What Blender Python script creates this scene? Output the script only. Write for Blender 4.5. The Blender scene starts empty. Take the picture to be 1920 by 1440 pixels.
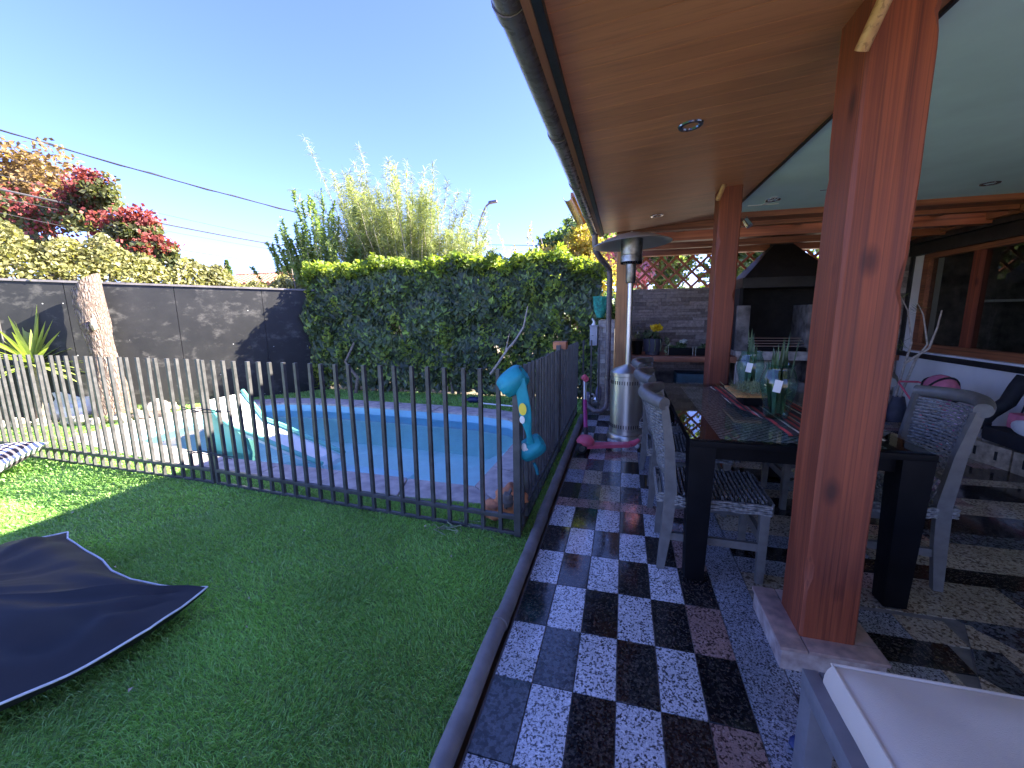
import bpy, bmesh, math, random
import numpy as np
from mathutils import Vector, Matrix, geometry, noise
R = math.radians
random.seed(7); rng = np.random.default_rng(7)
S = bpy.context.scene
COL = S.collection

# ------------------------------------------------------------------ camera
CH = 1.42
yaw, pitch, roll = -0.26529, 0.16717, -0.013846
cd = bpy.data.cameras.new('camera'); cam = bpy.data.objects.new('camera', cd); COL.objects.link(cam)
f_ = Vector((math.sin(yaw)*math.cos(pitch), math.cos(yaw)*math.cos(pitch), -math.sin(pitch)))
r_ = Vector((math.cos(yaw), -math.sin(yaw), 0)); u_ = r_.cross(f_)
r2 = math.cos(roll)*r_ + math.sin(roll)*u_; u2 = -math.sin(roll)*r_ + math.cos(roll)*u_
M = Matrix((r2, u2, -f_)).transposed().to_4x4(); M.translation = (0, 0, CH)
cam.matrix_world = M
cd.sensor_width = 36; cd.lens = 771.5/1920*36; cd.clip_start = .05; cd.clip_end = 600
S.camera = cam
# ------------------------------------------------------------------ world, sun
SUN_EL, SUN_AZ = 33.0, 22.0          # azimuth measured from +X towards +Y
w = bpy.data.worlds.new('World'); S.world = w; w.use_nodes = True
nt = w.node_tree; bg = nt.nodes['Background']
sky = nt.nodes.new('ShaderNodeTexSky'); sky.sky_type = 'NISHITA'; sky.sun_disc = False
sky.sun_elevation = R(SUN_EL); sky.sun_rotation = R(90-SUN_AZ)
sky.air_density = 0.75; sky.dust_density = 0.5; sky.ozone_density = 7.0
bg.inputs['Strength'].default_value = 0.102
tn = nt.nodes.new('ShaderNodeMix'); tn.data_type = 'RGBA'; tn.blend_type = 'MULTIPLY'; tn.inputs[0].default_value = 1
tn.inputs[7].default_value = (.88, .71, .96, 1); nt.links.new(sky.outputs[0], tn.inputs[6]); nt.links.new(tn.outputs[2], bg.inputs['Color'])
sd = bpy.data.lights.new('sun', 'SUN'); sd.energy = 5.0; sd.angle = R(0.5); sd.color = (1, .93, .80)
so = bpy.data.objects.new('sun', sd); COL.objects.link(so)
sv = Vector((math.cos(R(SUN_EL))*math.cos(R(SUN_AZ)), math.cos(R(SUN_EL))*math.sin(R(SUN_AZ)), math.sin(R(SUN_EL))))
so.rotation_euler = sv.to_track_quat('Z', 'Y').to_euler(); so.location = (8, 3, 8)
S.view_settings.view_transform = 'Standard'; S.view_settings.look = 'None'
S.view_settings.exposure = 2.9; S.view_settings.gamma = 1
S.view_settings.use_curve_mapping = False
S.cycles.transparent_max_bounces = 24; S.cycles.max_bounces = 10; S.cycles.diffuse_bounces = 6

# ------------------------------------------------------------------ materials
def nodes(name):
    m = bpy.data.materials.new(name); m.use_nodes = True
    return m, m.node_tree, m.node_tree.nodes['Principled BSDF']
def N(t, kind, **kw):
    n = t.nodes.new(kind)
    for k, v in kw.items():
        if k in n.inputs.keys() if isinstance(k, str) else False: n.inputs[k].default_value = v
        else: setattr(n, k, v)
    return n
def ramp(t, stops, interp='LINEAR'):
    n = t.nodes.new('ShaderNodeValToRGB'); n.color_ramp.interpolation = interp
    e = n.color_ramp.elements
    while len(e) < len(stops): e.new(.5)
    for i, (p, c) in enumerate(stops):
        e[i].position = p; e[i].color = (*c, 1) if len(c) == 3 else c
    return n
def pos(t, scale=(1, 1, 1), local=False):
    if local: src = N(t, 'ShaderNodeTexCoord').outputs['Object']
    else: src = N(t, 'ShaderNodeNewGeometry').outputs['Position']
    mp = t.nodes.new('ShaderNodeMapping'); mp.inputs['Scale'].default_value = scale
    t.links.new(src, mp.inputs['Vector']); return mp.outputs[0]
def noise_(t, vec, scale, detail=4, rough=.55, dist=0):
    n = t.nodes.new('ShaderNodeTexNoise'); n.inputs['Scale'].default_value = scale
    n.inputs['Detail'].default_value = detail; n.inputs['Roughness'].default_value = rough
    n.inputs['Distortion'].default_value = dist
    t.links.new(vec, n.inputs['Vector']); return n
def bump(t, b, h, s=.3, d=.01):
    n = t.nodes.new('ShaderNodeBump'); n.inputs['Strength'].default_value = s; n.inputs['Distance'].default_value = d
    t.links.new(h, n.inputs['Height']); t.links.new(n.outputs[0], b.inputs['Normal'])
def mix(t, fac, a, b, mode='MIX'):
    n = t.nodes.new('ShaderNodeMix'); n.data_type = 'RGBA'; n.blend_type = mode
    for s, v in ((0, fac), (6, a), (7, b)):
        if hasattr(v, 'is_output'): t.links.new(v, n.inputs[s])
        elif s == 0: n.inputs[0].default_value = v
        else: n.inputs[s].default_value = (*v, 1)
    return n.outputs[2]
def plain(name, c, rough=.6, metal=0, var=.18, scale=8, b=.15, bs=40, c2=None, coat=0, local=False, rv=.12):
    m, t, p = nodes(name); v = pos(t, local=local)
    n = noise_(t, v, scale, 5)
    d = c2 if c2 else tuple(max(0, x*(1-var*1.6)) for x in c); h = tuple(min(1, x*(1+var)) for x in c)
    r = ramp(t, [(.32, d), (.68, h)]); t.links.new(n.outputs['Fac'], r.inputs[0])
    t.links.new(r.outputs[0], p.inputs['Base Color'])
    p.inputs['Metallic'].default_value = metal
    n2 = noise_(t, v, bs, 4)
    mr = t.nodes.new('ShaderNodeMapRange'); mr.inputs[3].default_value = max(0.02, rough-rv); mr.inputs[4].default_value = min(1, rough+rv)
    t.links.new(n2.outputs['Fac'], mr.inputs[0]); t.links.new(mr.outputs[0], p.inputs['Roughness'])
    if b: bump(t, p, n2.outputs['Fac'], b, .004)
    p.inputs['Coat Weight'].default_value = coat
    return m
def wood(name, c1, c2, axis='Z', rough=.45, freq=26, coat=.2, con=.75):
    m, t, p = nodes(name)
    sc = {'X': (.6, freq, freq), 'Y': (freq, .6, freq), 'Z': (freq, freq, .6)}[axis]
    v = pos(t, sc); n = noise_(t, v, 1, 6, .6, 1.2)
    oi = N(t, 'ShaderNodeObjectInfo')
    sc2 = {'X': (1.2, 7, 7), 'Y': (7, 1.2, 7), 'Z': (7, 7, 1.2)}[axis]
    n3 = noise_(t, pos(t, sc2), 1, 3, .5, .6)
    r = ramp(t, [(.3, c1), (.5, tuple((a+b)/2 for a, b in zip(c1, c2))), (.7, c2)]); t.links.new(n.outputs['Fac'], r.inputs[0])
    r3 = ramp(t, [(.3, (.62, .55, .5)), (.62, (1.12, 1.08, 1.04))]); t.links.new(n3.outputs['Fac'], r3.inputs[0])
    o = mix(t, min(1, con*1.3), r.outputs[0], r3.outputs[0], 'MULTIPLY')
    n5 = noise_(t, pos(t, tuple(q*3.2 if q > 1 else q*.7 for q in sc)), 1, 3, .5, .4)
    r5 = ramp(t, [(.36, (.45, .40, .38)), (.47, (1, 1, 1)), (.62, (1.0, 1.0, 1.0)), (.75, (1.18, 1.15, 1.1))]); t.links.new(n5.outputs['Fac'], r5.inputs[0])
    o = mix(t, con, o, r5.outputs[0], 'MULTIPLY')
    rr = ramp(t, [(0, (1-.22*con,)*3), (1, (1+.14*con,)*3)]); t.links.new(oi.outputs['Random'], rr.inputs[0])
    o = mix(t, 1.0, o, rr.outputs[0], 'MULTIPLY')
    if axis == 'Z':
        kv = t.nodes.new('ShaderNodeTexVoronoi'); kv.inputs['Scale'].default_value = 4.5; t.links.new(pos(t, (1, 1, .55)), kv.inputs['Vector'])
        kr = ramp(t, [(.05, (.22, .14, .12)), (.11, (.6, .5, .48)), (.17, (1, 1, 1))]); t.links.new(kv.outputs['Distance'], kr.inputs[0])
        o = mix(t, .85, o, kr.outputs[0], 'MULTIPLY')
    t.links.new(o, p.inputs['Base Color'])
    mr = t.nodes.new('ShaderNodeMapRange'); mr.inputs[3].default_value = rough-.1; mr.inputs[4].default_value = rough+.15
    t.links.new(n.outputs['Fac'], mr.inputs[0]); t.links.new(mr.outputs[0], p.inputs['Roughness'])
    p.inputs['Coat Weight'].default_value = coat; p.inputs['Coat Roughness'].default_value = .3
    bump(t, p, n.outputs['Fac'], .35, .004)
    return m
def leafmat(name, stops, transl=.35, rough=.5, clump=1.5, dark=.45):
    m, t, p = nodes(name)
    g = N(t, 'ShaderNodeNewGeometry')
    r = ramp(t, stops); t.links.new(g.outputs['Random Per Island'], r.inputs[0])
    n = noise_(t, g.outputs['Position'], clump, 3)
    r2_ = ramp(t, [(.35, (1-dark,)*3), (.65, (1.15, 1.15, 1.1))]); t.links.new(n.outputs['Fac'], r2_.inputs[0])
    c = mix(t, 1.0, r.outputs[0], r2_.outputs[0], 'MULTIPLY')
    t.links.new(c, p.inputs['Base Color']); p.inputs['Roughness'].default_value = rough
    tr = t.nodes.new('ShaderNodeBsdfTranslucent')
    c2 = mix(t, 1.0, c, (1.5, 1.5, .7), 'MULTIPLY'); t.links.new(c2, tr.inputs['Color'])
    mx = t.nodes.new('ShaderNodeMixShader'); mx.inputs[0].default_value = transl
    t.links.new(p.outputs[0], mx.inputs[1]); t.links.new(tr.outputs[0], mx.inputs[2])
    t.links.new(mx.outputs[0], t.nodes['Material Output'].inputs['Surface'])
    return m
def granite(name, cols, scale=85, rough=.13, wear=True):
    m, t, p = nodes(name)
    v = pos(t)
    n = noise_(t, v, scale, 3, .6); r = ramp(t, cols, 'CONSTANT' if len(cols) > 3 else 'LINEAR'); 
    vo = t.nodes.new('ShaderNodeTexVoronoi'); vo.inputs['Scale'].default_value = scale*1.3; t.links.new(v, vo.inputs['Vector'])
    md = mix(t, .4, n.outputs['Fac'], vo.outputs['Color'])
    bw = t.nodes.new('ShaderNodeRGBToBW'); t.links.new(md, bw.inputs[0]); t.links.new(bw.outputs[0], r.inputs[0])
    oi = N(t, 'ShaderNodeObjectInfo'); rr = ramp(t, [(0, (.8, .8, .8)), (1, (1.12, 1.12, 1.12))]); t.links.new(oi.outputs['Random'], rr.inputs[0])
    big = noise_(t, v, 5, 3); rb = ramp(t, [(.3, (.82, .82, .8)), (.7, (1.06, 1.06, 1.06))]); t.links.new(big.outputs['Fac'], rb.inputs[0])
    c = mix(t, 1.0, r.outputs[0], rr.outputs[0], 'MULTIPLY'); c = mix(t, 1.0, c, rb.outputs[0], 'MULTIPLY')
    t.links.new(c, p.inputs['Base Color'])
    dn = noise_(t, v, 22, 5, .7); mr = t.nodes.new('ShaderNodeMapRange')
    mr.inputs[1].default_value = .35; mr.inputs[2].default_value = .75
    mr.inputs[3].default_value = rough*.7; mr.inputs[4].default_value = rough+.09
    t.links.new(dn.outputs['Fac'], mr.inputs[0]); t.links.new(mr.outputs[0], p.inputs['Roughness'])
    bump(t, p, dn.outputs['Fac'], .03, .002)
    return m
def stripes(name, axis, cols, period, rough=.8, wob=.004):
    m, t, p = nodes(name); v = N(t, 'ShaderNodeTexCoord').outputs['Object']
    sx = t.nodes.new('ShaderNodeSeparateXYZ'); t.links.new(v, sx.inputs[0])
    n = noise_(t, v, 9, 2); a = t.nodes.new('ShaderNodeMath'); a.operation = 'MULTIPLY_ADD'
    t.links.new(n.outputs['Fac'], a.inputs[0]); a.inputs[1].default_value = wob; t.links.new(sx.outputs[axis], a.inputs[2])
    b = t.nodes.new('ShaderNodeMath'); b.operation = 'DIVIDE'; t.links.new(a.outputs[0], b.inputs[0]); b.inputs[1].default_value = period
    c = t.nodes.new('ShaderNodeMath'); c.operation = 'FRACT'; t.links.new(b.outputs[0], c.inputs[0])
    r = ramp(t, cols, 'CONSTANT'); t.links.new(c.outputs[0], r.inputs[0])
    fn = noise_(t, v, 160, 3); rf = ramp(t, [(.3, (.75,)*3), (.7, (1.1,)*3)]); t.links.new(fn.outputs['Fac'], rf.inputs[0])
    t.links.new(mix(t, 1.0, r.outputs[0], rf.outputs[0], 'MULTIPLY'), p.inputs['Base Color'])
    p.inputs['Roughness'].default_value = rough; bump(t, p, fn.outputs['Fac'], .4, .003)
    return m
def glassmat(name, tint=(.93, .98, .96), ior=1.45, gl=1.0):
    m, t, p = nodes(name); t.nodes.remove(p)
    tr = t.nodes.new('ShaderNodeBsdfTransparent'); tr.inputs[0].default_value = (*tint, 1)
    g = t.nodes.new('ShaderNodeBsdfGlossy'); g.inputs['Roughness'].default_value = .02
    fr = t.nodes.new('ShaderNodeFresnel'); fr.inputs[0].default_value = ior
    ge = t.nodes.new('ShaderNodeNewGeometry'); iv = t.nodes.new('ShaderNodeMath'); iv.operation = 'SUBTRACT'; iv.inputs[0].default_value = 1
    t.links.new(ge.outputs['Backfacing'], iv.inputs[1]); ml = t.nodes.new('ShaderNodeMath'); ml.operation = 'MULTIPLY'
    t.links.new(iv.outputs[0], ml.inputs[0]); t.links.new(fr.outputs[0], ml.inputs[1])
    mx = t.nodes.new('ShaderNodeMixShader'); t.links.new(ml.outputs[0], mx.inputs[0])
    t.links.new(tr.outputs[0], mx.inputs[1]); t.links.new(g.outputs[0], mx.inputs[2])
    t.links.new(mx.outputs[0], t.nodes['Material Output'].inputs['Surface']); return m

MT = {}
MT['post'] = wood('cedar_post', (.13, .024, .009), (.27, .064, .023), 'Z', .6, 42, .05, .6)
MT['post_sunlit'] = wood('sunlit_cedar', (.45, .20, .06), (.62, .32, .12), 'Z')  # orange sunlight on the rear post is put into its wood colour
MT['woodX'] = wood('cedar_beam_x', (.24, .065, .028), (.46, .17, .07), 'X')
MT['plankX'] = wood('ceiling_plank', (.60, .235, .11), (.70, .295, .14), 'X', .4, 20, .2, .22)
MT['woodY'] = wood('cedar_y', (.20, .06, .025), (.38, .15, .06), 'Y')
MT['peg'] = wood('peg_wood', (.45, .24, .09), (.62, .38, .17), 'Y')
MT['tray'] = wood('tray_wood', (.50, .25, .08), (.68, .38, .14), 'Y')
MT['paint'] = plain('fence_paint', (.065, .063, .062), .42, 0, .25, 14, .2, 60)
MT['gutter'] = plain('gutter_paint', (.17, .14, .14), .28, 0, .2, 6, .1, 30)
MT['pipe'] = plain('grey_pipe', (.20, .185, .18), .6, 0, .3, 5, .3, 50, c2=(.12, .105, .10))
MT['concrete'] = plain('concrete', (.40, .36, .31), .85, 0, .3, 12, .5, 60)
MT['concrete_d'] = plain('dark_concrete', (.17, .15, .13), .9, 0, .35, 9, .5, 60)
MT['jamb'] = plain('sooty_masonry', (.17, .155, .14), .9, 0, .4, 7, .6, 60, c2=(.06, .055, .05))
MT['grout'] = plain('grout', (.14, .13, .125), .9, 0, .2, 20, .3, 80)
MT['bounce_terrace'] = plain('bounce_paving', (.34, .30, .25), .8, 0, .2, 3, .3, 40)
MT['plinth'] = plain('plinth_stone', (.38, .31, .27), .7, 0, .3, 15, .4, 50, c2=(.22, .15, .13))
MT['copetile'] = plain('plinth_top', (.33, .22, .18), .5, 0, .35, 18, .3, 60, c2=(.20, .15, .14))
MT['white_wall'] = plain('white_plaster', (.80, .76, .70), .85, 0, .05, 3, .2, 60)
MT['teal_ceiling'] = plain('pale_teal_ceiling', (.68, .88, .82), .7, 0, .05, 2.2, .05, 50)
MT['white'] = plain('white_paint', (.78, .78, .76), .5, 0, .06, 6, .1, 60)
MT['black_wood'] = plain('black_timber', (.022, .02, .02), .45, 0, .3, 9, .2, 40)
MT['black'] = plain('black_lacquer', (.005, .005, .006), .5, 0, .2, 9, .05, 40)
MT['black'].node_tree.nodes['Principled BSDF'].inputs['Specular IOR Level'].default_value = .1
MT['soot'] = plain('soot', (.012, .011, .010), .9, 0, .3, 9, .3, 40)
MT['hood'] = plain('hood_metal', (.022, .02, .018), .55, .3, .25, 7, .15, 40)
MT['chair'] = plain('grey_chair_paint', (.125, .118, .108), .42, 0, .15, 18, .2, 70, local=True)
MT['rattan'] = plain('grey_rattan', (.20, .19, .175), .55, 0, .45, 60, .4, 120, c2=(.06, .058, .056), local=True)
MT['rattan_d'] = plain('dark_rattan', (.12, .115, .11), .6, 0, .4, 45, .4, 120, local=True)
MT['bench_grey'] = plain('bench_grey_paint', (.17, .165, .175), .45, 0, .1, 10, .1, 60)
MT['cushion'] = plain('cushion_fabric', (.60, .50, .40), .95, 0, .05, 3, .25, 350)
MT['cushion_side'] = plain('cushion_side', (.74, .62, .50), .95, 0, .05, 3, .25, 350)
MT['navy'] = plain('navy_canvas', (.0135, .013, .0135), .62, 0, .14, 5, .15, 500, rv=.06)
MT['piping'] = plain('white_piping', (.72, .72, .68), .7, 0, .1, 30, .1, 90)
MT['steel'] = plain('brushed_steel', (.66, .64, .58), .36, 1, .04, 4, 0, 6, rv=.03)
MT['steel_d'] = plain('dull_steel', (.30, .31, .30), .4, 1, .3, 12, .1, 60, c2=(.14, .12, .10))
MT['dish'] = plain('satin_aluminium', (.50, .53, .52), .42, .55, .06, 4, 0, 6, rv=.05)
MT['chrome'] = plain('chrome', (.8, .8, .8), .1, 1, .05, 10, 0, 6)
MT['pink'] = plain('pink_plastic', (.80, .13, .20), .35, 0, .08, 10, .05, 60)
MT['magenta'] = plain('magenta_plastic', (.42, .04, .22), .35, 0, .08, 10, .05, 60)
MT['pink_cloth'] = plain('pink_cloth', (.62, .17, .25), .85, 0, .15, 14, .3, 200)
MT['pale_pink'] = plain('pale_pink_cloth', (.72, .50, .62), .85, 0, .25, 30, .3, 200, c2=(.45, .25, .5))
MT['rubber'] = plain('black_rubber', (.025, .024, .026), .6, 0, .2, 30, .2, 90)
MT['black_cloth'] = plain('black_cloth', (.014, .014, .018), .85, 0, .3, 12, .4, 220)
MT['teal'] = plain('teal_nylon', (.012, .30, .36), .6, 0, .15, 10, .25, 60)
MT['teal_in'] = plain('dark_teal_nylon', (.008, .15, .20), .65, 0, .2, 20, .3, 60)
MT['yellow'] = plain('yellow_print', (.85, .62, .05), .6, 0, .05, 10, 0, 60)
MT['cream'] = plain('cream_print', (.75, .70, .62), .6, 0, .05, 10, 0, 60)
MT['green_bag'] = plain('green_net', (.02, .27, .19), .7, 0, .35, 30, .3, 90)
MT['terra'] = plain('terracotta', (.66, .25, .10), .8, 0, .25, 12, .4, 60, c2=(.30, .12, .07))
MT['rooftile'] = plain('roof_tile', (.50, .23, .13), .85, 0, .3, 6, .4, 30)
MT['grey_pot'] = plain('grey_pot', (.055, .055, .075), .6, 0, .15, 10, .1, 60)
MT['lilac'] = plain('lilac_plush', (.28, .27, .40), .95, 0, .2, 40, .5, 200)
MT['grey_plastic'] = plain('grey_plastic', (.34, .36, .38), .5, 0, .1, 10, .1, 60)
MT['box_grey'] = plain('meter_box_grey', (.36, .37, .40), .5, 0, .08, 10, .1, 60)
MT['blue'] = plain('blue_plastic', (.01, .02, .10), .45, 0, .2, 10, .1, 60)
MT['cyan_plastic'] = plain('cyan_plastic', (.01, .06, .09), .45, 0, .2, 10, .1, 60)
MT['beige_chair'] = plain('beige_upholstery', (.42, .38, .32), .85, 0, .1, 10, .2, 150)
MT['block'] = plain('hollow_block', (.36, .29, .20), .92, 0, .3, 16, .7, 60)
MT['rock'] = plain('pale_rock', (.46, .40, .32), .9, 0, .3, 9, .8, 35)
MT['white_rock'] = plain('white_rock', (.75, .75, .78), .85, 0, .12, 7, .6, 25)
MT['grey_rock'] = plain('grey_rock', (.16, .16, .17), .85, 0, .2, 7, .6, 25)
MT['coping'] = plain('coping_stone', (.50, .44, .39), .85, 0, .18, 9, .6, 45, c2=(.33, .28, .26))
MT['slide'] = plain('slide_white', (.80, .80, .74), .35, 0, .04, 6, .05, 60)
MT['slide_g'] = plain('slide_green', (.16, .48, .38), .35, 0, .1, 6, .05, 60)
MT['twig'] = plain('twig_bark', (.22, .18, .14), .9, 0, .3, 30, .5, 90)
MT['pale_twig'] = plain('pale_twig', (.45, .38, .30), .85, 0, .25, 30, .4, 90)
MT['cable'] = plain('cable_black', (.035, .033, .04), .6, 0, .2, 3, 0, 30)
MT['lamp_metal'] = plain('lamp_metal', (.20, .18, .18), .5, .5, .2, 6, .1, 40)
MT['water_in'] = plain('vase_water', (.45, .55, .40), .2, 0, .1, 10, 0, 60)
MT['earth'] = plain('ground_earth', (.24, .20, .13), .95, 0, .35, .7, .5, 12)
MT['beige_wall'] = plain('neighbour_wall', (.48, .44, .38), .9, 0, .1, 3, .2, 30)  # even beige wall colour
# bark
m, t, p = nodes('pine_bark'); v = pos(t, (1, 1, .3)); vo = t.nodes.new('ShaderNodeTexVoronoi'); vo.feature = 'DISTANCE_TO_EDGE'
vo.inputs['Scale'].default_value = 30; nn = noise_(t, v, 18, 4)
mv = t.nodes.new('ShaderNodeVectorMath'); mv.operation = 'MULTIPLY_ADD'; t.links.new(nn.outputs['Color'], mv.inputs[0]); mv.inputs[1].default_value = (.07, .07, .07); t.links.new(v, mv.inputs[2])
t.links.new(mv.outputs[0], vo.inputs['Vector'])
rr = ramp(t, [(0, (.075, .05, .04)), (.10, (.20, .145, .115)), (.4, (.34, .26, .21))]); t.links.new(vo.outputs['Distance'], rr.inputs[0])
t.links.new(rr.outputs[0], p.inputs['Base Color']); p.inputs['Roughness'].default_value = .95; bump(t, p, vo.outputs['Distance'], 1.0, .05); MT['bark'] = m
# black plywood: scuffs, pin holes
m, t, p = nodes('black_plywood'); v = pos(t, (1, 1, 1)); n1 = noise_(t, v, 2.2, 6, .7); n2 = noise_(t, pos(t, (2, 2, 3.2)), 1.6, 7, .72)
r1 = ramp(t, [(.35, (.007, .007, .007)), (.62, (.015, .0145, .014)), (.8, (.045, .042, .040))]); t.links.new(n1.outputs['Fac'], r1.inputs[0])
r2b = ramp(t, [(.54, (0, 0, 0)), (.76, (.085, .08, .075))]); t.links.new(n2.outputs['Fac'], r2b.inputs[0])
c = mix(t, 1.0, r1.outputs[0], r2b.outputs[0], 'ADD')
vo = t.nodes.new('ShaderNodeTexVoronoi'); vo.inputs['Scale'].default_value = 5.5; t.links.new(v, vo.inputs['Vector'])
r3 = ramp(t, [(.0, (.4, .4, .4)), (.045, (.3, .3, .3)), (.05, (0, 0, 0))]); t.links.new(vo.outputs['Distance'], r3.inputs[0])
c = mix(t, 1.0, c, r3.outputs[0], 'ADD'); t.links.new(c, p.inputs['Base Color']); p.inputs['Roughness'].default_value = .48
bump(t, p, n2.outputs['Fac'], .15, .003); MT['ply'] = m
# stacked stone
def stone(name, a, b):
    m, t, p = nodes(name); v = pos(t); oi = N(t, 'ShaderNodeObjectInfo'); rr = ramp(t, [(0, a), (1, b)]); t.links.new(oi.outputs['Random'], rr.inputs[0])
    n = noise_(t, v, 26, 5, .65); rn = ramp(t, [(.3, (.6, .58, .55)), (.7, (1.2, 1.2, 1.2))]); t.links.new(n.outputs['Fac'], rn.inputs[0])
    t.links.new(mix(t, 1.0, rr.outputs[0], rn.outputs[0], 'MULTIPLY'), p.inputs['Base Color']); p.inputs['Roughness'].default_value = .88
    bump(t, p, n.outputs['Fac'], .8, .012); return m
MT['stone'] = stone('stacked_slate', (.16, .13, .11), (.36, .31, .27))
MT['stone_l'] = stone('pale_ledge_stone', (.28, .25, .23), (.50, .47, .44))
# granites
MT['g_white'] = granite('white_granite', [(0, (.05, .05, .055)), (.38, (.17, .17, .185)), (.45, (.60, .60, .64)), (.56, (.44, .43, .46)), (.62, (.72, .72, .74))], 105)
MT['g_black'] = granite('black_granite', [(0, (.008, .008, .009)), (.45, (.022, .020, .020)), (.56, (.05, .042, .036)), (.62, (.09, .075, .06)), (.68, (.02, .02, .02))], 90, .08)
MT['g_pink'] = granite('pink_granite', [(0, (.06, .035, .03)), (.40, (.20, .12, .10)), (.47, (.40, .25, .21)), (.58, (.30, .19, .17)), (.66, (.48, .34, .30))], 90)
MT['g_grey'] = granite('grey_granite', [(0, (.05, .05, .06)), (.40, (.14, .15, .17)), (.47, (.34, .35, .40)), (.56, (.22, .23, .26)), (.62, (.42, .43, .47))], 120)
MT['g_beige'] = granite('beige_granite', [(0, (.12, .09, .06)), (.40, (.28, .22, .16)), (.47, (.42, .35, .26)), (.58, (.33, .28, .22)), (.66, (.50, .44, .35))], 70)
MT['g_dgrey'] = granite('dark_grey_granite', [(0, (.02, .022, .026)), (.42, (.05, .055, .06)), (.5, (.10, .11, .125)), (.6, (.07, .075, .085)), (.68, (.15, .16, .17))], 60)
MT['runner'] = stripes('striped_runner', 0, [(0, (.05, .03, .028)), (.22, (.70, .55, .42)), (.30, (.05, .03, .028)), (.40, (.50, .05, .04)), (.52, (.05, .03, .028)), (.62, (.55, .08, .06)), (.70, (.50, .36, .28)), (.76, (.05, .03, .028)), (.88, (.50, .05, .04))], .17)
MT['striped'] = stripes('striped_pillow', 0, [(0, (.78, .74, .68)), (.55, (.10, .08, .09))], .07, wob=.004)
MT['glass'] = glassmat('clear_glass', (.90, .96, .94))
MT['vase_glass'] = glassmat('vase_glass', (.80, .93, .90), 1.65)
MT['glass_pane'] = glassmat('window_glass', (.75, .78, .76), 1.6)
# water
m, t, p = nodes('pool_water'); t.nodes.remove(p); v = pos(t); n = noise_(t, v, 3.5, 3)
bp = t.nodes.new('ShaderNodeBump'); bp.inputs['Strength'].default_value = .25; bp.inputs['Distance'].default_value = .03; t.links.new(n.outputs['Fac'], bp.inputs['Height'])
tr = t.nodes.new('ShaderNodeBsdfRefraction'); tr.inputs['Color'].default_value = (.80, .97, 1, 1); tr.inputs['IOR'].default_value = 1.12; tr.inputs['Roughness'].default_value = 0
tp = t.nodes.new('ShaderNodeBsdfTransparent'); tp.inputs[0].default_value = (.95, 1, 1, 1)
g = t.nodes.new('ShaderNodeBsdfGlossy'); g.inputs['Roughness'].default_value = .02; t.links.new(bp.outputs[0], g.inputs['Normal'])
fr = t.nodes.new('ShaderNodeFresnel'); fr.inputs[0].default_value = 1.33; t.links.new(bp.outputs[0], fr.inputs['Normal'])
mx = t.nodes.new('ShaderNodeMixShader'); t.links.new(fr.outputs[0], mx.inputs[0]); t.links.new(tp.outputs[0], mx.inputs[1]); t.links.new(g.outputs[0], mx.inputs[2])
t.links.new(mx.outputs[0], t.nodes['Material Output'].inputs['Surface']); t.nodes.remove(tr); MT['water'] = m
MT['basin'] = plain('pool_fibreglass', (.66, .96, .88), .4, 0, .08, 2.5, .1, 20)
MT['basin_shade'] = plain('pool_shade_blue', (.24, .54, .66), .4, 0, .1, 2.5, .1, 20)  # darker blue paints the shade on the upper pool wall
MT['basin_step'] = plain('pool_step_pale', (.62, .90, .92), .4, 0, .05, 2.5, .1, 20)
# foliage
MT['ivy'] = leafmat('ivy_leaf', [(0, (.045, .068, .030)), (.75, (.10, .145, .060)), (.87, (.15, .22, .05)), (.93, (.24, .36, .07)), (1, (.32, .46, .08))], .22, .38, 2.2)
MT['ivy_backlit_young'] = leafmat('ivy_backlit_young_leaf', [(0, (.09, .15, .03)), (.4, (.20, .28, .04)), (1, (.34, .40, .07))], .5, .5, 2.5, .3)  # yellow-green paints sun glowing through the hedge top; also young sprigs
MT['vine'] = leafmat('variegated_vine', [(0, (.09, .10, .03)), (.4, (.24, .24, .09)), (1, (.42, .38, .17))], .35, .5, 2, .35)
MT['redfl'] = leafmat('red_blossom', [(0, (.16, .03, .03)), (.6, (.30, .055, .06)), (1, (.38, .12, .11))], .4, .7, 2, .3)
MT['myrtle'] = leafmat('crepe_leaf', [(0, (.07, .10, .04)), (1, (.22, .22, .10))], .4, .5, 1.5)
MT['orange'] = leafmat('orange_leaf', [(0, (.18, .12, .05)), (1, (.32, .21, .09))], .4, .6, 1.5, .35)
MT['willow'] = leafmat('pale_needle', [(0, (.19, .23, .085)), (1, (.34, .38, .16))], .4, .5, 1.2, .25)
MT['shrub'] = leafmat('green_shrub', [(0, (.13, .21, .08)), (1, (.30, .40, .16))], .5, .5, 1.5, .3)
MT['yellow_leaf'] = leafmat('yellow_leaf', [(0, (.26, .24, .06)), (.6, (.46, .42, .10)), (1, (.55, .34, .12))], .45, .5, 1.6, .3)
MT['dark_tree'] = leafmat('distant_leaf', [(0, (.07, .12, .05)), (1, (.18, .26, .09))], .4, .5, 1.0, .4)
MT['yucca'] = leafmat('yucca_leaf', [(0, (.14, .22, .06)), (.5, (.30, .38, .10)), (1, (.50, .54, .18))], .3, .4, 3, .2)
MT['snake'] = leafmat('snake_leaf', [(0, (.04, .08, .04)), (1, (.13, .20, .11))], .15, .35, 14, .5)
MT['moss'] = leafmat('air_plant', [(0, (.12, .16, .08)), (1, (.34, .38, .22))], .2, .7, 8, .3)
MT['yfl'] = leafmat('yellow_blossom', [(0, (.70, .50, .02)), (1, (.85, .68, .05))], .3, .6, 8, .2)
MT['pfl'] = leafmat('pink_blossom', [(0, (.70, .25, .45)), (1, (.80, .45, .60))], .3, .6, 8, .2)
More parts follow.
